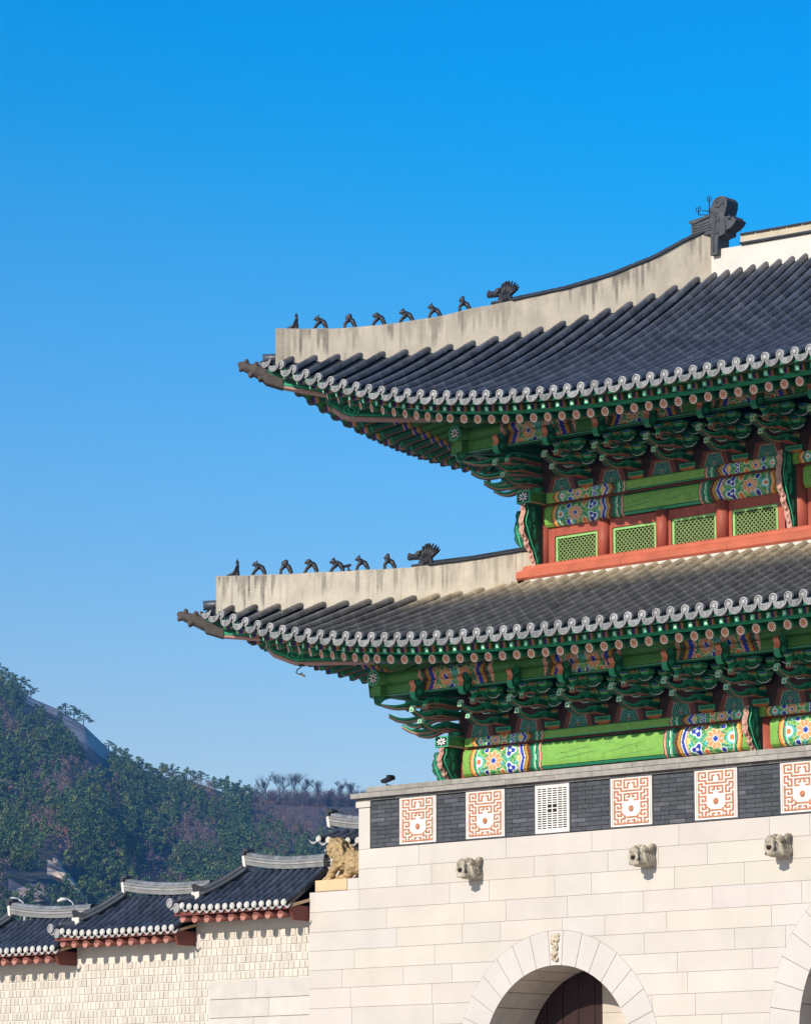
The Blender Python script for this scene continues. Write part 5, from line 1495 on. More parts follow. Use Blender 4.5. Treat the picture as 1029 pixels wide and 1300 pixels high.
# ------------------------------------------------------------------ palace wall stepping down to the left
def mini_roof(x0, x1, yf, yb, zeave, pitch, zridge, hipped=True, length_tag=None, parent=None, nr=12, ridge_h=.26, wallside=True):
    """tiled coping between x0 (hipped left end) and x1; eave at yf, ridge at (yf+yb)/2"""
    ym = (yf+yb)/2; run = ym-yf
    mb = MB()
    n = int(round((x1-x0)/pitch)); rise = zridge-zeave
    def z_at(t): return zeave+rise*(t+.22*(t*t-t))
    def lift(u): return .12*max(0, 1-u/1.3)**2
    for k in range(n):
        u = pitch*(k+.5); t1 = min(1, u/run) if hipped else 1
        if t1 < .12: continue
        N = max(2, int(t1*6)); rings = []; cl = []
        for i in range(N):
            f = rnd.uniform(.75, 1.25)
            for r_, t in ((.072, i/N*t1), ((.065), (i+1)/N*t1)):
                z = z_at(t)+lift(u)*(1-t); y = yf+run*t
                rings.append([(x0+u+r_*sin(a), y, z+r_*cos(a)) for a in [radians(q) for q in (-100, -60, -20, 20, 60, 100)]]); cl.append((.034*f, .042*f, .062*f))
        for q in range(len(rings)-1):
            b = len(mb.v); mb.v.extend(rings[q]); mb.v.extend(rings[q+1])
            for i in range(5): mb.face((b+i, b+i+1, b+7+i, b+6+i), 0, cl[q], True)
        z = z_at(0)+lift(u); e = 12                           # rounded end with white lime plug
        c1 = [mb.vert((x0+u+.074*cos(2*pi*i/e), yf-.006, z+.074*sin(2*pi*i/e))) for i in range(e)]
        c2 = [mb.vert((x0+u+.055*cos(2*pi*i/e), yf-.03, z+.055*sin(2*pi*i/e))) for i in range(e)]
        for i in range(e): mb.face((c1[i], c1[(i+1) % e], c2[(i+1) % e], c2[i]), 1, (.46, .43, .385))
        mb.face(c2, 1, (.52, .485, .43))
    # pans, drip lips, back slope
    m_ = 2*n; cols = []
    for k in range(m_+1):
        u = (x1-x0)*k/m_; t1 = min(1, max(.02, u/run)) if hipped else 1
        low = -.06 if k % 2 == 0 else -.01
        cols.append([mb.vert((x0+u, yf+run*t1*i/6, z_at(t1*i/6)+low+lift(u)*(1-t1*i/6))) for i in range(7)])
    for a, b in zip(cols, cols[1:]):
        for i in range(6): mb.face((a[i], b[i], b[i+1], a[i+1]), 0, (.022, .025, .033))
    for k in range(n+1):
        u = pitch*k; z = zeave+lift(u); e = 8; hw = pitch/2-.01
        A = [mb.vert((x0+u-hw+2*hw*i/e, yf-.01, z-.02-.055*(1-((i/e)*2-1)**2))) for i in range(e+1)]
        B = [mb.vert((x0+u-hw+2*hw*i/e, yf-.012, z-.035-.085*(1-((i/e)*2-1)**2))) for i in range(e+1)]
        B2 = [mb.vert((x0+u-hw+2*hw*i/e, yf+.08, z-.03-.07*(1-((i/e)*2-1)**2))) for i in range(e+1)]
        for i in range(e): mb.face((A[i], A[i+1], B[i+1], B[i]), 1, (.36, .34, .31)); mb.face((B[i], B[i+1], B2[i+1], B2[i]), 0, (.04, .04, .045))
    mb.poly([(x0+(run if hipped else 0), ym, zridge), (x1, ym, zridge), (x1, yb, zeave), (x0, yb, zeave)], 0, (.03, .035, .05))
    if hipped: mb.poly([(x0, yf, zeave+.1), (x0+run, ym, zridge), (x0, yb, zeave+.05)], 0, (.03, .035, .05))
    mb.poly([(x1, yf, zeave-.04), (x1, ym, zridge), (x1, yb, zeave-.04)], 0, (.03, .03, .035))
    roof = mb.build('coping_roof', [M['tile'], M['tile_end']], parent, fixn=False)
    # ridge: stacked courses, hollowed towards the middle, white end
    xr = x0+run-.06 if hipped else x0
    mb = MB(); n2 = 14
    def rzz(x): q = (x-xr)/max(.1, (x1-xr)); return zridge+.16*max(0, 1-q*1.4)**2
    cols_ = [((.20, .195, .185), .10, .0, .085), ((.28, .27, .255), .115, .085, .135), ((.22, .215, .205), .10, .14, .19)]
    for c, hw, za, zb in cols_:
        rows = [[(lerp(xr, x1, i/n2), ym-hw, rzz(lerp(xr, x1, i/n2))+za), (lerp(xr, x1, i/n2), ym-hw, rzz(lerp(xr, x1, i/n2))+zb-.006), (lerp(xr, x1, i/n2), ym+hw, rzz(lerp(xr, x1, i/n2))+zb-.006), (lerp(xr, x1, i/n2), ym+hw, rzz(lerp(xr, x1, i/n2))+za)] for i in range(n2+1)]
        mb.rings(rows, 0, c, smooth=False)
    for i in range(n2):
        xa, xb = lerp(xr, x1, i/n2), lerp(xr, x1, (i+1)/n2)-.006
        c = jit((.17, .175, .19), .25)
        R = [[(x, ym+.085*cos(a), rzz(x)+.19+.075*sin(a)) for a in [pi*k/6 for k in range(7)]] for x in (xa, xb)]
        mb.rings(R, 0, c, True, closed=False)
    rid = mb.build('ridge', [M['stone_c']], roof, fixn=True)
    mb = MB(); zz = rzz(xr)
    mb.hexa([(xr-.05, ym-.13, zz-.02), (xr+.03, ym-.13, zz-.06), (xr+.03, ym+.13, zz-.06), (xr-.05, ym+.13, zz-.02), (xr-.09, ym-.12, zz+.17), (xr-.02, ym-.12, zz+.19), (xr-.02, ym+.12, zz+.19), (xr-.09, ym+.12, zz+.17)])
    mb.build('plaster_end', M['plaster_w'], roof)
    mb = MB(); fn = lambda a, b, t: (a, t, b)
    mb.prism([(xr-.13, zz+.12), (xr-.08, zz+.14), (xr-.06, zz+.22), (xr-.02, zz+.27), (xr+.06, zz+.265), (xr+.04, zz+.315), (xr-.03, zz+.345), (xr-.09, zz+.33), (xr-.13, zz+.26)], fn, ym-.10, ym+.10)
    mb.build('ridge_end_tile', M['tile_dark'], roof)
    if hipped:                                                # hip ridge: a high part ending in a white block, a low tail curling up at the corner
        mb = MB(); A = Vector((xr-.02, ym, zridge+.10)); B = Vector((x0+.10, yf+.08, zeave+.17))
        def pt(s_): return Vector((lerp(A.x, B.x, s_), lerp(A.y, B.y, s_), lerp(A.z, B.z, s_)-.10*sin(pi*s_)+(.10*max(0, s_-.7)/.3)))
        side_ = Vector((.7071, -.7071, 0))
        rows = []
        for i in range(13):
            p_ = pt(i/12*.66); w_ = side_*.09
            rows.append([p_-w_+Vector((0, 0, -.16)), p_-w_+Vector((0, 0, .07)), p_+w_+Vector((0, 0, .07)), p_+w_+Vector((0, 0, -.16))])
        mb.rings(rows, 0, smooth=False)
        mb.tube([pt(i/12*.68)+Vector((0, 0, .09)) for i in range(13)], .078, 10)
        mb.tube([pt(i/12*.68)+Vector((.09, -.09, .0)) for i in range(13)], .045, 8)
        mb.tube([pt(.64+i/8*.36)+Vector((0, 0, -.05)) for i in range(9)], .075, 10)
        hr = mb.build('hip_ridge', M['tile_dark'], roof)
        q = pt(.70); mb = MB(); mb.box(q.x-.11, q.x+.11, q.y-.11, q.y+.08, q.z-.08, q.z+.07); mb.build('plaster_end', M['plaster_w'], roof)
        mb = MB(); fn2 = lambda a, b, t: (q.x+a*.7071+t*.7071, q.y+a*.7071-t*.7071, q.z+b)
        mb.prism([(.02, .06), (-.12, .08), (-.16, .2), (-.10, .24), (.04, .17), (.14, .14), (.14, .06)], fn2, -.09, .09)
        mb.build('ridge_end_tile', M['fig'], roof)
        q = pt(1.0)
        mb = MB()
        for cx, cy, cz in ((x0-.02, yf-.04, zeave+.14), (x0+.17, yf-.03, zeave+.03)):
            for r_, yy in ((.10, 0),):
                R = [[(cx+rr*cos(2*pi*k/14), cy+d_, cz+rr*1.15*sin(2*pi*k/14)) for k in range(14)] for rr, d_ in ((.085, .06), (.088, -.01), (.062, -.015), (.058, .0))]
                mb.rings(R, 0, (.30, .29, .28), False)
        mb.build('corner_end_tile', [M['tile_end']], roof, fixn=False)
    # rafters
    nr_ = int(round((x1-x0-.25)/.345))
    for k in range(nr_):
        x = x0+.20+.345*k+.05
        if x > x1-.12: break
        mb = MB(); zr = zeave-.225+lift(x-x0)*.5
        mb.tube([(x, yf+.07, zr), (x, yf+.75, zr+.10)], .08, 14)
        mb.poly([(x+.076*cos(2*pi*q/14), yf+.068, zr+.076*sin(2*pi*q/14)) for q in range(14)], 1)
        mb.build('rafter', [M['raft_d'], M['raft_r']], roof)
    mb = MB()
    mb.box(x0+.05, x1-.005, yf+.03, yf+.10, zeave-.125, zeave-.045, 0)
    mb.poly([(x0+.03, yf+.08, zeave-.075), (x1-.005, yf+.08, zeave-.075), (x1-.005, yf+.75, zeave+.06), (x0+.03, yf+.75, zeave+.06)], 0)
    mb.build('eave_board', [M['maroon']], roof)
    mb = MB()                                                  # end board with its pale edge
    fnx = lambda a, b, t: (t, a, b)
    mb.prism([(yf+.08, zeave-.09), (yf+.20, zeave-.34), (yf+.80, zeave-.34), (yf+.82, zeave+.12), (ym, zridge-.12), (yb-.1, zeave-.05), (yf+.1, zeave-.05)], fnx, x1-.06, x1+.0, 0)
    gb = mb.build('gable_board', [M['maroon']], roof)
    mb = MB(); mb.prism([(yf+.04, zeave-.10), (yf+.84, zeave+.10), (yf+.84, zeave+.16), (yf+.04, zeave-.045)], fnx, x1-.05, x1+.03, 0)
    mb.build('edge_trim', [M['plinth']], gb)
    return roof
pw = empty('palace_wall', (-1.4, .5, 0)); tag(pw, 'cream stone palace wall with red raftered tile coping stepping down left of the gate', 'wall')
def wchild(o):
    o.parent = pw; o.matrix_parent_inverse = Matrix.Translation((1.4, -.5, 0)); return o
SECT = [(-4.62, -1.345, 6.80, 7.57), (-8.20, -4.60, 6.44, 7.22), (-11.78, -8.18, 6.17, 6.90), (-15.36, -11.76, 5.85, 6.58)]
mb = MB(); rW = random.Random(4); bounds = []
for i, (x0, x1, zE, zR) in enumerate(SECT):
    xb = -1.346 if i == 0 else SECT[i-1][0]+.05
    xa = x0+.05; bounds.append((xa, xb, zE-.30))
    mb.box(xa, xb, .07, 1.0, 0, zE+.1, 1)
ax = -4.20; k = 0; z = 6.345; h = .163
while z > 3.6:                                               # coursed square stones run through all the steps
    x = -15.3+(.07 if k % 2 else 0)
    while x < -1.36:
        xe = min(x+rW.uniform(.105, .160), -1.35)
        top_ = [t for xa, xb, t in bounds if xa <= (x+xe)/2 <= xb]
        if top_ and z < top_[0]-.13 and not (z < 5.36 and xe > ax) and xe-x > .03:
            d = rW.uniform(.012, .021); c = jit((.57, .50, .415), .11, rW)
            P = [(x+.011, .07-d, z-h+.020), (xe-.005, .07-d, z-h+.020), (xe-.003, .075, z-h+.016), (x+.009, .075, z-h+.016), (x+.011, .07-d, z-.007), (xe-.005, .07-d, z-.007), (xe-.003, .075, z-.004), (x+.009, .075, z-.004)]
            mb.hexa(P, 0, c)
        x = xe
    z -= h; k += 1
z = 5.355; k = 0                                              # big ashlar beside the gate
while z > .2:
    x = -4.18 if True else 0
    while x < -1.36:
        xe = min(x+(1.6 if (k+int(x*3)) % 2 else 1.15)*rW.uniform(.85, 1.2), -1.345)
        if -1.345-xe < .4: xe = -1.345
        mb.box(x+.004, xe-.004, .035, .08, z-.37+.008, z, 0, jit((.55, .485, .42), .05, rW)); x = xe
    z -= .375; k += 1
wchild(mb.build('wall', [M['wall_stone'], M['wall_mortar']]))
for (x0, x1, zE, zR) in SECT:
    wchild(mini_roof(x0, x1, -.62, 1.66, zE, .205, zR))

# white walled block with its own tiled coping behind the beast
iw = empty('coping_wall', (-1.0, 1.5, 0)); tag(iw, 'white plastered wall end with a grey tiled coping right behind the stone beast', 'wall')
mb = MB(); mb.box(-2.15, -1.34, 1.30, 2.0, 0, 8.02); mb.box(-1.34, -.01, 1.3005, 1.9995, 7.03, 8.02); o = mb.build('wall', [M['plaster_w']]); o.parent = iw; o.matrix_parent_inverse = Matrix.Translation((1.0, -1.5, 0))
r_ = mini_roof(-2.12, -.02, .95, 2.1, 8.10, .27, 8.36, hipped=False); r_.parent = iw; r_.matrix_parent_inverse = Matrix.Translation((1.0, -1.5, 0))
for c in list(r_.children):
    if c.name.startswith(('rafter', 'gable_board', 'edge_trim', 'eave_board')):
        for q in list(c.children): bpy.data.objects.remove(q)
        bpy.data.objects.remove(c)

# banner pole in the side passage
bp_ = empty('banner_pole', (5.30, 1.05, 0)); tag(bp_, 'slim red pole with a pale pointed tip standing in the side passage', 'pole')
mb = MB(); mb.tube([(0, 0, 0), (0, 0, 4.12)], .02, 8); mb.build('shaft', M['raft_r'], bp_)
mb = MB(); mb.tube([(0, 0, 4.12), (0, 0, 4.18), (0, 0, 4.30)], [.04, .045, .01], 8); mb.build('tip', M['plaster_w'], bp_)
# ------------------------------------------------------------------ ground, mountain, woods
mb = MB(); e = 64
mb.poly([(9000*cos(2*pi*i/e), 9000*sin(2*pi*i/e), 0) for i in range(e)], 0)
M['ground'] = mat('pale_granite_paving', (.40, .37, .33), .9, .12, .4)
g_ = mb.build('ground', M['ground']); g_['kind'] = 'structure'

FW = Vector((-sin(YAW)*cos(PITCH), cos(YAW)*cos(PITCH), sin(PITCH))); RT = Vector((cos(YAW), sin(YAW), 0)); UPV = RT.cross(FW)
def bearing(px, py=1300.):
    d = FW+RT*((px-514.5)/4500.)+UPV*((650.-py)/4500.)
    h = sqrt(d.x*d.x+d.y*d.y); return Vector((d.x/h, d.y/h, 0)), d.z/h
SKYL = [(-900, 905), (-500, 872), (-250, 848), (-120, 838), (-40, 852), (0, 865), (20, 873), (42, 887), (75, 901), (108, 922), (130, 943), (150, 963), (175, 976), (200, 985), (235, 991), (262, 998),
        (290, 1008), (310, 1014), (335, 1017), (380, 1019), (420, 1020), (460, 1021), (520, 1025), (700, 1050), (900, 1075), (1300, 1110), (2000, 1200), (3000, 1340)]
RS = 1700.0
def smooth_sky(px): return table(SKYL, px)
def crest(px):
    d, tz = bearing(px, smooth_sky(px)); return d, 1.6+tz*RS
def nz2(x, y):
    return sin(x*1.3+1.7*sin(y*.7))*.5+sin(y*1.9+1.1*sin(x*.9+2))*.3+sin(x*3.1+y*2.3)*.2
def ground_h(px, t):
    d, H = crest(px)
    f = t**1.12 if t <= 1 else 1-(t-1)*.55
    return H*f+nz2(px*.020, t*9)*7*(1-abs(2*min(1, t)-1)**4) if t > 0 else 0
def mpoint(px, t):
    d, H = crest(px); r = 700+1000*t
    p = Vector((CAMP.x, CAMP.y, 0))+d*r; p.z = max(.05, ground_h(px, t)); return p
def imgy(px, t):                                            # for choosing where the bare rock lies on the slope
    d = mpoint(px, t)-CAMP; return 650-4500*d.dot(UPV)/d.dot(FW)
def rockiness(px, t, tree=0):
    up = 26*tree
    y = imgy(px, t); s_ = smooth_sky(px)
    a = 0
    if 30 < px < 146:
        w_ = 7+20*max(0, 1-abs(px-108)/42)
        if y-s_ < w_+up+4*nz2(px*.15, 3): a = 1
    if 62-up*.3 < px < 106+up*.2 and abs(y-up*.5-(1098+(px-66)*.85)) < 7+up*.5+2.5*nz2(px*.3, 1): a = 2
    if 14 < px < 62 and abs(y-up*.5-1128+.02*(px-38)**2*.5) < 5+up*.5: a = 3
    return a
def woods_mix(px, t): return nz2(px*.035+3, t*17+1)+.5*nz2(px*.11, t*41)
mb = MB(); PX = [-900+k*60 for k in range(13)]+[-180+k*4 for k in range(200)]+[620+k*12 for k in range(58)]+[1330+k*60 for k in range(28)]
TT = [k/70 for k in range(74)]+[1.12, 1.3, 1.6, 2.0]
idx = {}
for i, px in enumerate(PX):
    for j, t in enumerate(TT): idx[i, j] = mb.vert(mpoint(px, t))
for i in range(len(PX)-1):
    for j in range(len(TT)-1):
        px, t = (PX[i]+PX[i+1])/2, (TT[j]+TT[j+1])/2
        k = rockiness(px, t) if -20 < px < 160 and .2 < t < 1.05 else 0
        q = woods_mix(px, t)
        c = (.035, .036, .026) if q < .22 else (.10, .065, .06)
        if k == 1: c = jit((.34, .295, .28), .10)
        elif k == 2: c = jit((.50, .38, .28), .15)
        elif k == 3: c = jit((.27, .19, .18), .15)
        mb.face((idx[i, j], idx[i+1, j], idx[i+1, j+1], idx[i, j+1]), 0, c, True)
M['hill'] = mat('mountain_soil_and_rock', attr=True, rough=.95, var=.3, scale=.12, dark=(.09, .08, .07), dthr=(.50, .66), dstretch=(1, .15, .25), dscale=.12, bump=1.0, bscale=.4)
mt = mb.build('mountain', [M['hill']]); mt['kind'] = 'structure'

rF = random.Random(77)
PINE = [(.050, .096, .032), (.062, .108, .030), (.040, .086, .038), (.080, .114, .032)]
PINE2 = [(.100, .130, .036), (.118, .134, .042), (.080, .116, .032)]
BARE = [(.20, .130, .105), (.17, .115, .10), (.22, .135, .10), (.15, .11, .095)]
RUST = [(.24, .10, .05), (.20, .09, .05)]

import numpy as np
rN = np.random.default_rng(12)
def leaf_cloud(c, rx, rz_, n, size, cols):
    """small leaf faces scattered through a flattened clump"""
    p = rN.normal(size=(n, 3)); p /= np.linalg.norm(p, axis=1)[:, None]; p *= (rN.random(n)**.38)[:, None]
    q = np.array(c)+p*np.array([rx, rx, rz_])
    nr = p*np.array([.6, .6, 1.0])+rN.normal(size=(n, 3))*.45+np.array([0, 0, .25]); nr /= np.linalg.norm(nr, axis=1)[:, None]
    a = np.cross(nr, rN.normal(size=(n, 3))); a /= np.linalg.norm(a, axis=1)[:, None]; b_ = np.cross(nr, a)
    s_ = (size*rN.uniform(.55, 1.3, n))[:, None]; t = s_*rN.uniform(.35, .7, n)[:, None]
    V = np.stack([q-a*s_, q-b_*t+a*s_*.3, q+a*s_, q+b_*t], 1)
    C = np.array(cols)[rN.integers(len(cols), size=n)]*rN.uniform(.7, 1.3, n)[:, None]
    return V, C
def pine_variant(cols):
    Vs, Cs = [], []; k = int(rN.integers(5, 8))
    for i in range(k):
        a = rN.uniform(0, 6.283); f = (i+.5)/k; r = (.42-.34*f)*rN.uniform(.5, 1.15)
        V, C = leaf_cloud((r*cos(a), r*sin(a), .36+.58*f), .20*(1.2-.5*f), .075, 30, .058, cols); Vs.append(V); Cs.append(C)
    return np.concatenate(Vs), np.concatenate(Cs)
def bare_variant(cols):
    Vs, Cs = [], []
    for i in range(5):
        a = rN.uniform(0, 6.283); V, C = leaf_cloud((.18*cos(a), .18*sin(a), rN.uniform(.45, .8)), .17, .20, 18, .050, cols); Vs.append(V); Cs.append(C)
    V = np.concatenate(Vs); V[:, :, :2] *= .8
    return V, np.concatenate(Cs)
def twig_variant():
    n = 150; a = rN.uniform(0, 6.283, n); r = rN.random(n)**.6*.45; z = rN.uniform(.05, .85, n)
    c = np.stack([r*np.cos(a)*(.3+z), r*np.sin(a)*(.3+z), z], 1); d = np.stack([np.cos(a)*.45, np.sin(a)*.45, rN.uniform(.6, 1.3, n)], 1)+rN.normal(size=(n, 3))*.25
    d /= np.linalg.norm(d, axis=1)[:, None]; s_ = np.cross(d, rN.normal(size=(n, 3))); s_ /= np.linalg.norm(s_, axis=1)[:, None]
    L_ = rN.uniform(.06, .16, n)[:, None]; w_ = .0085
    return np.stack([c-d*L_-s_*w_, c-d*L_+s_*w_, c+d*L_+s_*w_*.4, c+d*L_-s_*w_*.4], 1), np.array([(.105, .072, .068), (.13, .09, .08), (.085, .06, .06)])[rN.integers(3, size=n)]
VAR = {'p': [pine_variant(PINE) for _ in range(10)], 'q': [pine_variant(PINE2) for _ in range(6)], 'b': [bare_variant(BARE) for _ in range(8)], 'r': [bare_variant(RUST) for _ in range(2)], 't': [twig_variant() for _ in range(10)]}
FV, FC = [], []; count = 0; tries = 0
while count < 9400 and tries < 60000:
    tries += 1
    px = rF.uniform(-260, 900); t = rF.uniform(.22, .985)
    if rockiness(px, t, 1): continue
    if 318 < px < 470 and t > .95 and rF.random() < .3: continue
    p = mpoint(px, t); q = woods_mix(px, t)
    count += 1
    if q > .22 and rF.random() < .85:                       # leafless wood
        kind = 'r' if rF.random() < .05 else 'b'; h = rF.uniform(6, 9); w_ = h*.95
    else:
        kind = 'q' if rF.random() < .45 else 'p'; h = rF.uniform(6.5, 12); w_ = rF.uniform(5.6, 9.5)
    if 318 < px < 470 and t > .78: kind, h, w_ = 'b', (rF.uniform(3, 6) if t < .94 else rF.uniform(2, 3.6)), 5
    V, C = VAR[kind][rF.randrange(len(VAR[kind]))]
    an = rF.uniform(0, 6.283); cs, sn = cos(an), sin(an)
    W = np.empty_like(V); W[:, :, 0] = (V[:, :, 0]*cs-V[:, :, 1]*sn)*w_+p.x; W[:, :, 1] = (V[:, :, 0]*sn+V[:, :, 1]*cs)*w_+p.y; W[:, :, 2] = V[:, :, 2]*h+p.z
    FV.append(W.reshape(-1, 3)); FC.append(C*rF.uniform(.7, 1.3))
for _ in range(260):                                        # leafless scrub along the saddle crest
    p = mpoint(rF.uniform(316, 480), rF.uniform(.985, 1.004)); tw = rF.random() < .7; V, C = VAR['t' if tw else 'b'][rF.randrange(8)]; h = rF.uniform(4, 9.5) if tw else rF.uniform(2, 4); w_ = rF.uniform(4, 7); W = V*np.array([w_, w_, h])+np.array([p.x, p.y, p.z-.6])
    FV.append(W.reshape(-1, 3)); FC.append(C*rF.uniform(.7, 1.2))
def np_mesh(name, V, C, mt_):
    n = len(C); me = bpy.data.meshes.new(name)
    me.vertices.add(n*4); me.vertices.foreach_set('co', V.astype(np.float32).ravel())
    me.loops.add(n*4); me.loops.foreach_set('vertex_index', np.arange(n*4, dtype=np.int32))
    me.polygons.add(n); me.polygons.foreach_set('loop_start', np.arange(0, n*4, 4, dtype=np.int32)); me.polygons.foreach_set('loop_total', np.full(n, 4, dtype=np.int32))
    me.update(calc_edges=True)
    at = me.color_attributes.new('Col', 'FLOAT_COLOR', 'CORNER')
    at.data.foreach_set('color', np.repeat(np.concatenate([C, np.ones((n, 1))], 1), 4, 0).astype(np.float32).ravel())
    me.materials.append(mt_); o = bpy.data.objects.new(name, me); COL.objects.link(o); return o
M['leaf'] = mat('foliage', attr=True, rough=.8, var=.15, scale=.5, spec=.15)
fo = np_mesh('forest', np.concatenate(FV), np.concatenate(FC), M['leaf']); fo['kind'] = 'stuff'

M['bark'] = mat('dark_bark', (.055, .042, .04), .9, .25, 2)
def pine_tree(px, h, w_, t, lab):
    p = mpoint(px, t); root = empty('pine_tree', p); tag(root, lab, 'tree', 'pines on the mountain skyline')
    mb = MB(); mb.tube([(0, 0, -1), (.2, 0, h*.4), (-.1, .1, h*.75), (0, 0, h*.92)], [.28, .22, .14, .06], 7)
    for k in range(4):
        a = rF.uniform(0, 6.28); mb.tube([(0, 0, h*(.4+.12*k)), (w_*.3*cos(a), w_*.3*sin(a), h*(.5+.12*k))], [.10, .04], 5)
    mb.build('trunk', M['bark'], root)
    VV, CC = [], []
    for k in range(3):
        V, C = pine_variant(PINE); V = V*np.array([w_*1.0, w_*1.0, h*(1, .85, .7)[k]])+np.array([(0, .35, -.35)[k]*w_*RT.x, (0, .35, -.35)[k]*w_*RT.y, -.06*h*k]); VV.append(V); CC.append(C)
    V, C = np.concatenate(VV), np.concatenate(CC); np_mesh('crown', V.reshape(-1, 3), C, M['leaf']).parent = root
for px, h, w_, lab in ((-4, 9, 10, 'broad dark pine on the highest mountain skyline at the picture edge'), (12, 7, 8, 'rounded dark pine beside the broad one high on the mountain skyline'),
                       (27, 7.5, 8.5, 'leaning pine above the upper end of the bare rock slab'), (39, 6, 7, 'small ragged pine standing lowest of the four at the upper end of the rock slab'),
                       (83, 5.5, 8.5, 'low pine at the upper end of the row on the rock slab skyline'), (94, 5.5, 9, 'low rounded pine in the middle of the row on the rock slab skyline'),
                       (106, 5.5, 8, 'low pine at the lower end of the row on the rock slab skyline'), (138, 4.5, 5, 'small pine just below the foot of the rock slab'),
                       (181, 5, 4.5, 'little lone pine on the skyline in the dip right of the rock slab'), (205, 7, 7, 'dark pine at the upper end of the mid slope skyline cluster'),
                       (219, 7.5, 7, 'tallest dark pine of the mid slope skyline cluster'), (237, 7, 8, 'wide dark pine in the middle of the mid slope skyline cluster'),
                       (254, 7, 7, 'dark pine near the lower end of the mid slope skyline cluster'), (272, 6.5, 6.5, 'dark pine ending the mid slope skyline cluster on its lower side'),
                       (297, 6, 6, 'dark pine just uphill of the little white roofed hut'), (325, 5.5, 5, 'small dark pine right of the little white roofed hut')):
    pine_tree(px, h, w_, 1.0, lab)
def outcrop(pts, depth_t, thick, m, lab):
    """bare slab of rock leaning on the slope; outline given by bearings and heights on the hill"""
    mbx = MB(); cx_, cy_ = sum(p[0] for p in pts)/len(pts), max(p[1] for p in pts); lo, hi = .25, .98
    for _ in range(24):
        md = (lo+hi)/2
        if imgy(cx_, md) > cy_+2: lo = md
        else: hi = md
    depth_t = lo-.008
    F_, B_ = [], []
    for (px, py) in pts:
        d = FW+RT*((px-514.5)/4500.)+UPV*((650.-py)/4500.); hh = sqrt(d.x*d.x+d.y*d.y)
        r = 700+1000*depth_t+(cy_-py)*.35; p = CAMP+d*(r/hh); F_.append(p); B_.append(p+Vector((-.3, 1, -.5))*thick)
    cF = sum(F_, Vector())/len(F_)+Vector((.3, -1, .6))*1.2; n_ = len(F_)
    for i in range(n_):
        j = (i+1) % n_; a, b = F_[i], F_[j]; m1 = (a+cF)/2+Vector((rF.uniform(-.3, .3), rF.uniform(-.5, .2), rF.uniform(-.3, .4))); m2 = (b+cF)/2
        mbx.poly([a, b, m2, m1], 0); mbx.poly([m1, m2, cF], 0); mbx.poly([a, B_[i], B_[j], b], 0)
    mbx.poly(B_[::-1], 0)
    tag(mbx.build('rock_outcrop', m, None), lab, 'rock', 'bare rocks on the mountain slope')
M['rock_t'] = mat('tan_rock', (.56, .42, .30), .95, .3, .5, dark=(.28, .2, .16), dthr=(.5, .75), dscale=.4)
M['rock_m'] = mat('mauve_rock', (.30, .22, .21), .95, .3, .5)
outcrop([(63, 1109), (72, 1106), (83, 1108), (90, 1118), (98, 1127), (104, 1134), (98, 1137), (90, 1130), (82, 1120), (74, 1114)], .56, 4, M['rock_t'], 'bright tan rock slab slanting down the lower forest of the mountain')
outcrop([(66, 1091), (70, 1089), (74, 1092), (73, 1096), (68, 1095)], .59, 2.5, M['rock_t'], 'small pale rock just above the bright tan slab')
outcrop([(12, 1137), (18, 1130), (30, 1126), (44, 1128), (56, 1134), (62, 1142), (40, 1146), (20, 1144)], .55, 6, M['rock_m'], 'low dull mauve rock dome behind the leftmost wall coping')
def bare_tree(px, h, spread, lab):
    h *= 1.3; spread *= 1.25
    p = mpoint(px, .998); root = empty('bare_tree', p); tag(root, lab, 'tree', 'leafless trees on the saddle skyline')
    tr, cr = MB(), MB()
    tr.tube([(0, 0, -1), (.1, 0, h*.3), (0, .1, h*.55)], [.22, .17, .12], 6)
    def br(a, d, ln, r, lv):
        b = a+d*ln; mid = a+d*ln*.5+Vector((rF.uniform(-.1, .1), rF.uniform(-.1, .1), 0))*ln
        cr.tube([a, mid, b], [r, r*.8, r*.5], 4)
        if lv > 0:
            for k in range(5 if lv > 1 else 4):
                s_ = a+(b-a)*rF.uniform(.35, 1.0)
                nd = (d+Vector((rF.uniform(-1, 1), rF.uniform(-1, 1), rF.uniform(-.1, .7)))*spread).normalized()
                br(s_, nd, ln*rF.uniform(.45, .7), r*.65, lv-1)
    for k in range(rF.randint(7, 10)):
        f_ = rF.uniform(.10, .55); a = Vector((.05*f_, .1*f_, h*f_))
        d = Vector((rF.uniform(-1, 1)*spread*.8, rF.uniform(-1, 1)*spread*.8, 1)).normalized()
        br(a, d, h*rF.uniform(.24, .50)*(1.1-.4*f_), .10, 3)
    tr.build('trunk', M['bark'], root); cr.build('crown', M['bark'], root)
for px, h, s_, lab in ((337, 9, .6, 'thin leafless tree at the left end of the saddle, next to the pale path wall'), (355, 9.5, .8, 'spreading leafless tree directly left of the tallest bare one'),
                       (373, 11.5, .75, 'tallest leafless tree in the middle of the saddle'), (387, 8, .6, 'slim leafless tree directly right of the tallest bare one'),
                       (403, 8.5, .7, 'twiggy leafless tree in the gap of the saddle between the slim and the low one'), (419, 5.5, .8, 'low leafless tree, shortest on the saddle'),
                       (433, 9, .8, 'dense leafless tree near the gate, left of the last one'), (446, 9, .7, 'last leafless tree on the saddle, partly behind the gate corner')):
    bare_tree(px, h, s_, lab)
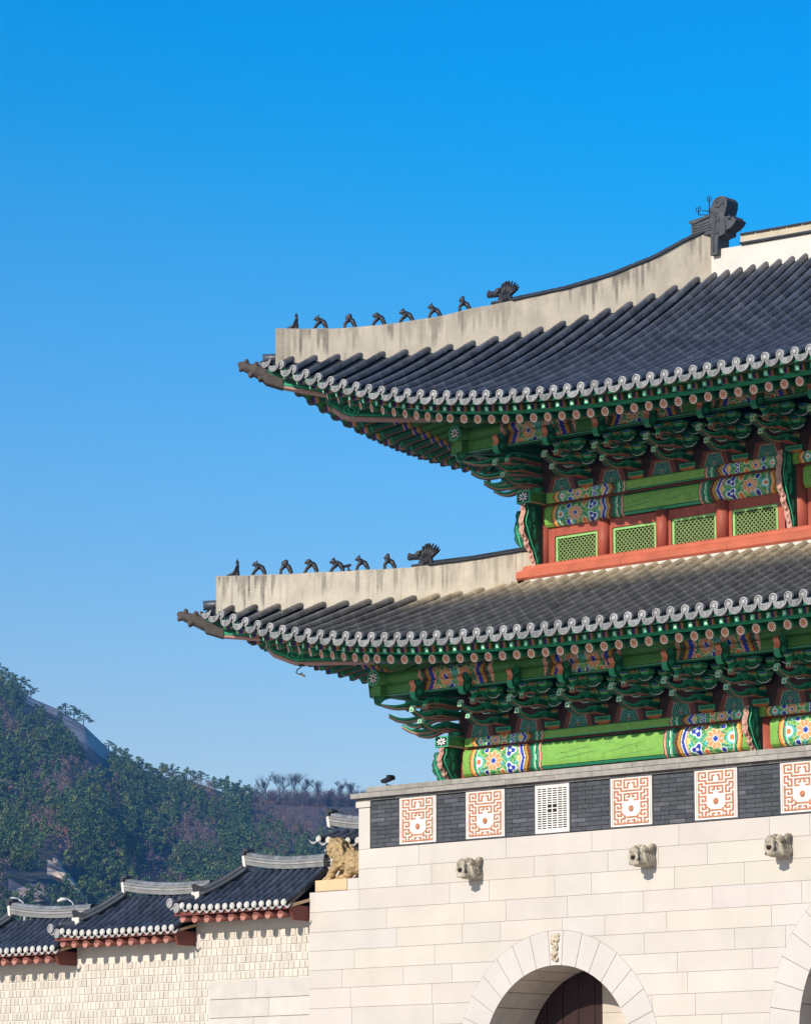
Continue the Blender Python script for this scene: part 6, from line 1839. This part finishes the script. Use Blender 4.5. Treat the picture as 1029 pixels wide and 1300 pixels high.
# hut and path wall on the saddle, thin mast by the gate corner
p = mpoint(313, .99); hut = empty('hut', p); tag(hut, 'tiny hut with a white roof on the mountain shoulder beside the bare trees', 'hut')
ang = atan2(RT.y, RT.x)
hut.rotation_euler = (0, 0, ang)
mb = MB(); mb.box(-2.4, 2.4, -2, 2, -1, 2.2); mb.build('wall', M['bark'], hut)
mb = MB(); mb.prism([(-3.2, 1.9), (3.2, 1.9), (3.0, 2.4), (0, 4.0), (-3.0, 2.4)], lambda a, b, t: (a, t, b), -2.6, 2.6); mb.build('roof', M['plaster_w'], hut)
mb = MB(); pts = [mpoint(q, .992) for q in (320, 328, 336, 345, 354)]
for a, b in zip(pts, pts[1:]):
    n_ = Vector((b.y-a.y, a.x-b.x, 0)).normalized()*.4
    mb.hexa([a-n_-Vector((0, 0, 1)), b-n_-Vector((0, 0, 1)), b+n_-Vector((0, 0, 1)), a+n_-Vector((0, 0, 1)), a-n_+Vector((0, 0, 1.1)), b-n_+Vector((0, 0, 1.0)), b+n_+Vector((0, 0, 1.0)), a+n_+Vector((0, 0, 1.1))])
tag(mb.build('fortress_wall', M['plinth']), 'low pale wall running along the saddle behind the bare trees', 'wall')
p = mpoint(454, .998); ms = empty('mast', p); tag(ms, 'thin lone mast on the skyline right beside the gate corner', 'mast')
mb = MB(); mb.tube([(0, 0, -1), (0, 0, 9.5)], [.14, .08], 6); mb.build('pole', M['iron'], ms)
mb = MB(); mb.tube([(-1.6*RT.x, -1.6*RT.y, 9.0), (2.0*RT.x, 2.0*RT.y, 8.7)], .09, 5); mb.tube([(-.9*RT.x, -.9*RT.y, 8.2), (1.2*RT.x, 1.2*RT.y, 8.1)], .07, 5); mb.build('aerial', M['iron'], ms)
# street lamps behind the wall
M['lamp'] = mat('pale_grey_metal', (.45, .45, .46), .4, .1, 6)
for px, R0, hh, sgn, lab in ((32, 150, 12.75, -1, 'tall curved street lamp with a pale head behind the leftmost wall coping'), (95, 150, 12.75, -1, 'curved street lamp standing in front of the tan rock patch'), (147, 150, 12.5, -1, 'short visible street lamp tip behind the middle wall coping')):
    d, tz = bearing(px, 1133); p = Vector((CAMP.x, CAMP.y, 0))+d*R0
    root = empty('street_lamp', p); tag(root, lab, 'street lamp', 'street lamps behind the palace wall')
    mb = MB(); X = RT*sgn
    mb.tube([(0, 0, 0), (0, 0, hh-.45), tuple(X*.08+Vector((0, 0, hh-.15))), tuple(X*.3+Vector((0, 0, hh)))], [.06, .04, .03, .03], 8); mb.build('pole', M['lamp'], root)
    mb = MB(); mb.tube([tuple(X*.28+Vector((0, 0, hh))), tuple(X*.55+Vector((0, 0, hh-.02))), tuple(X*.72+Vector((0, 0, hh-.10)))], [.04, .085, .04], 8); mb.build('lamp_head', M['panel_w'], root)

# ------------------------------------------------------------------ air
mb = MB(); mb.box(-2300, 900, -250, 2100, -1, 268)
hz = mb.build('haze', [])
hm = bpy.data.materials.new('haze'); hm.use_nodes = True; hn = hm.node_tree
hn.nodes.remove(hn.nodes['Principled BSDF']); pv = hn.nodes.new('ShaderNodeVolumePrincipled')
pv.inputs['Color'].default_value = (.17, .50, 1.0, 1); pv.inputs['Density'].default_value = .00013; pv.inputs['Anisotropy'].default_value = .2
hn.links.new(pv.outputs['Volume'], hn.nodes['Material Output'].inputs['Volume'])
hz.data.materials.append(hm); hz['kind'] = 'stuff'
bpy.context.view_layer.update()
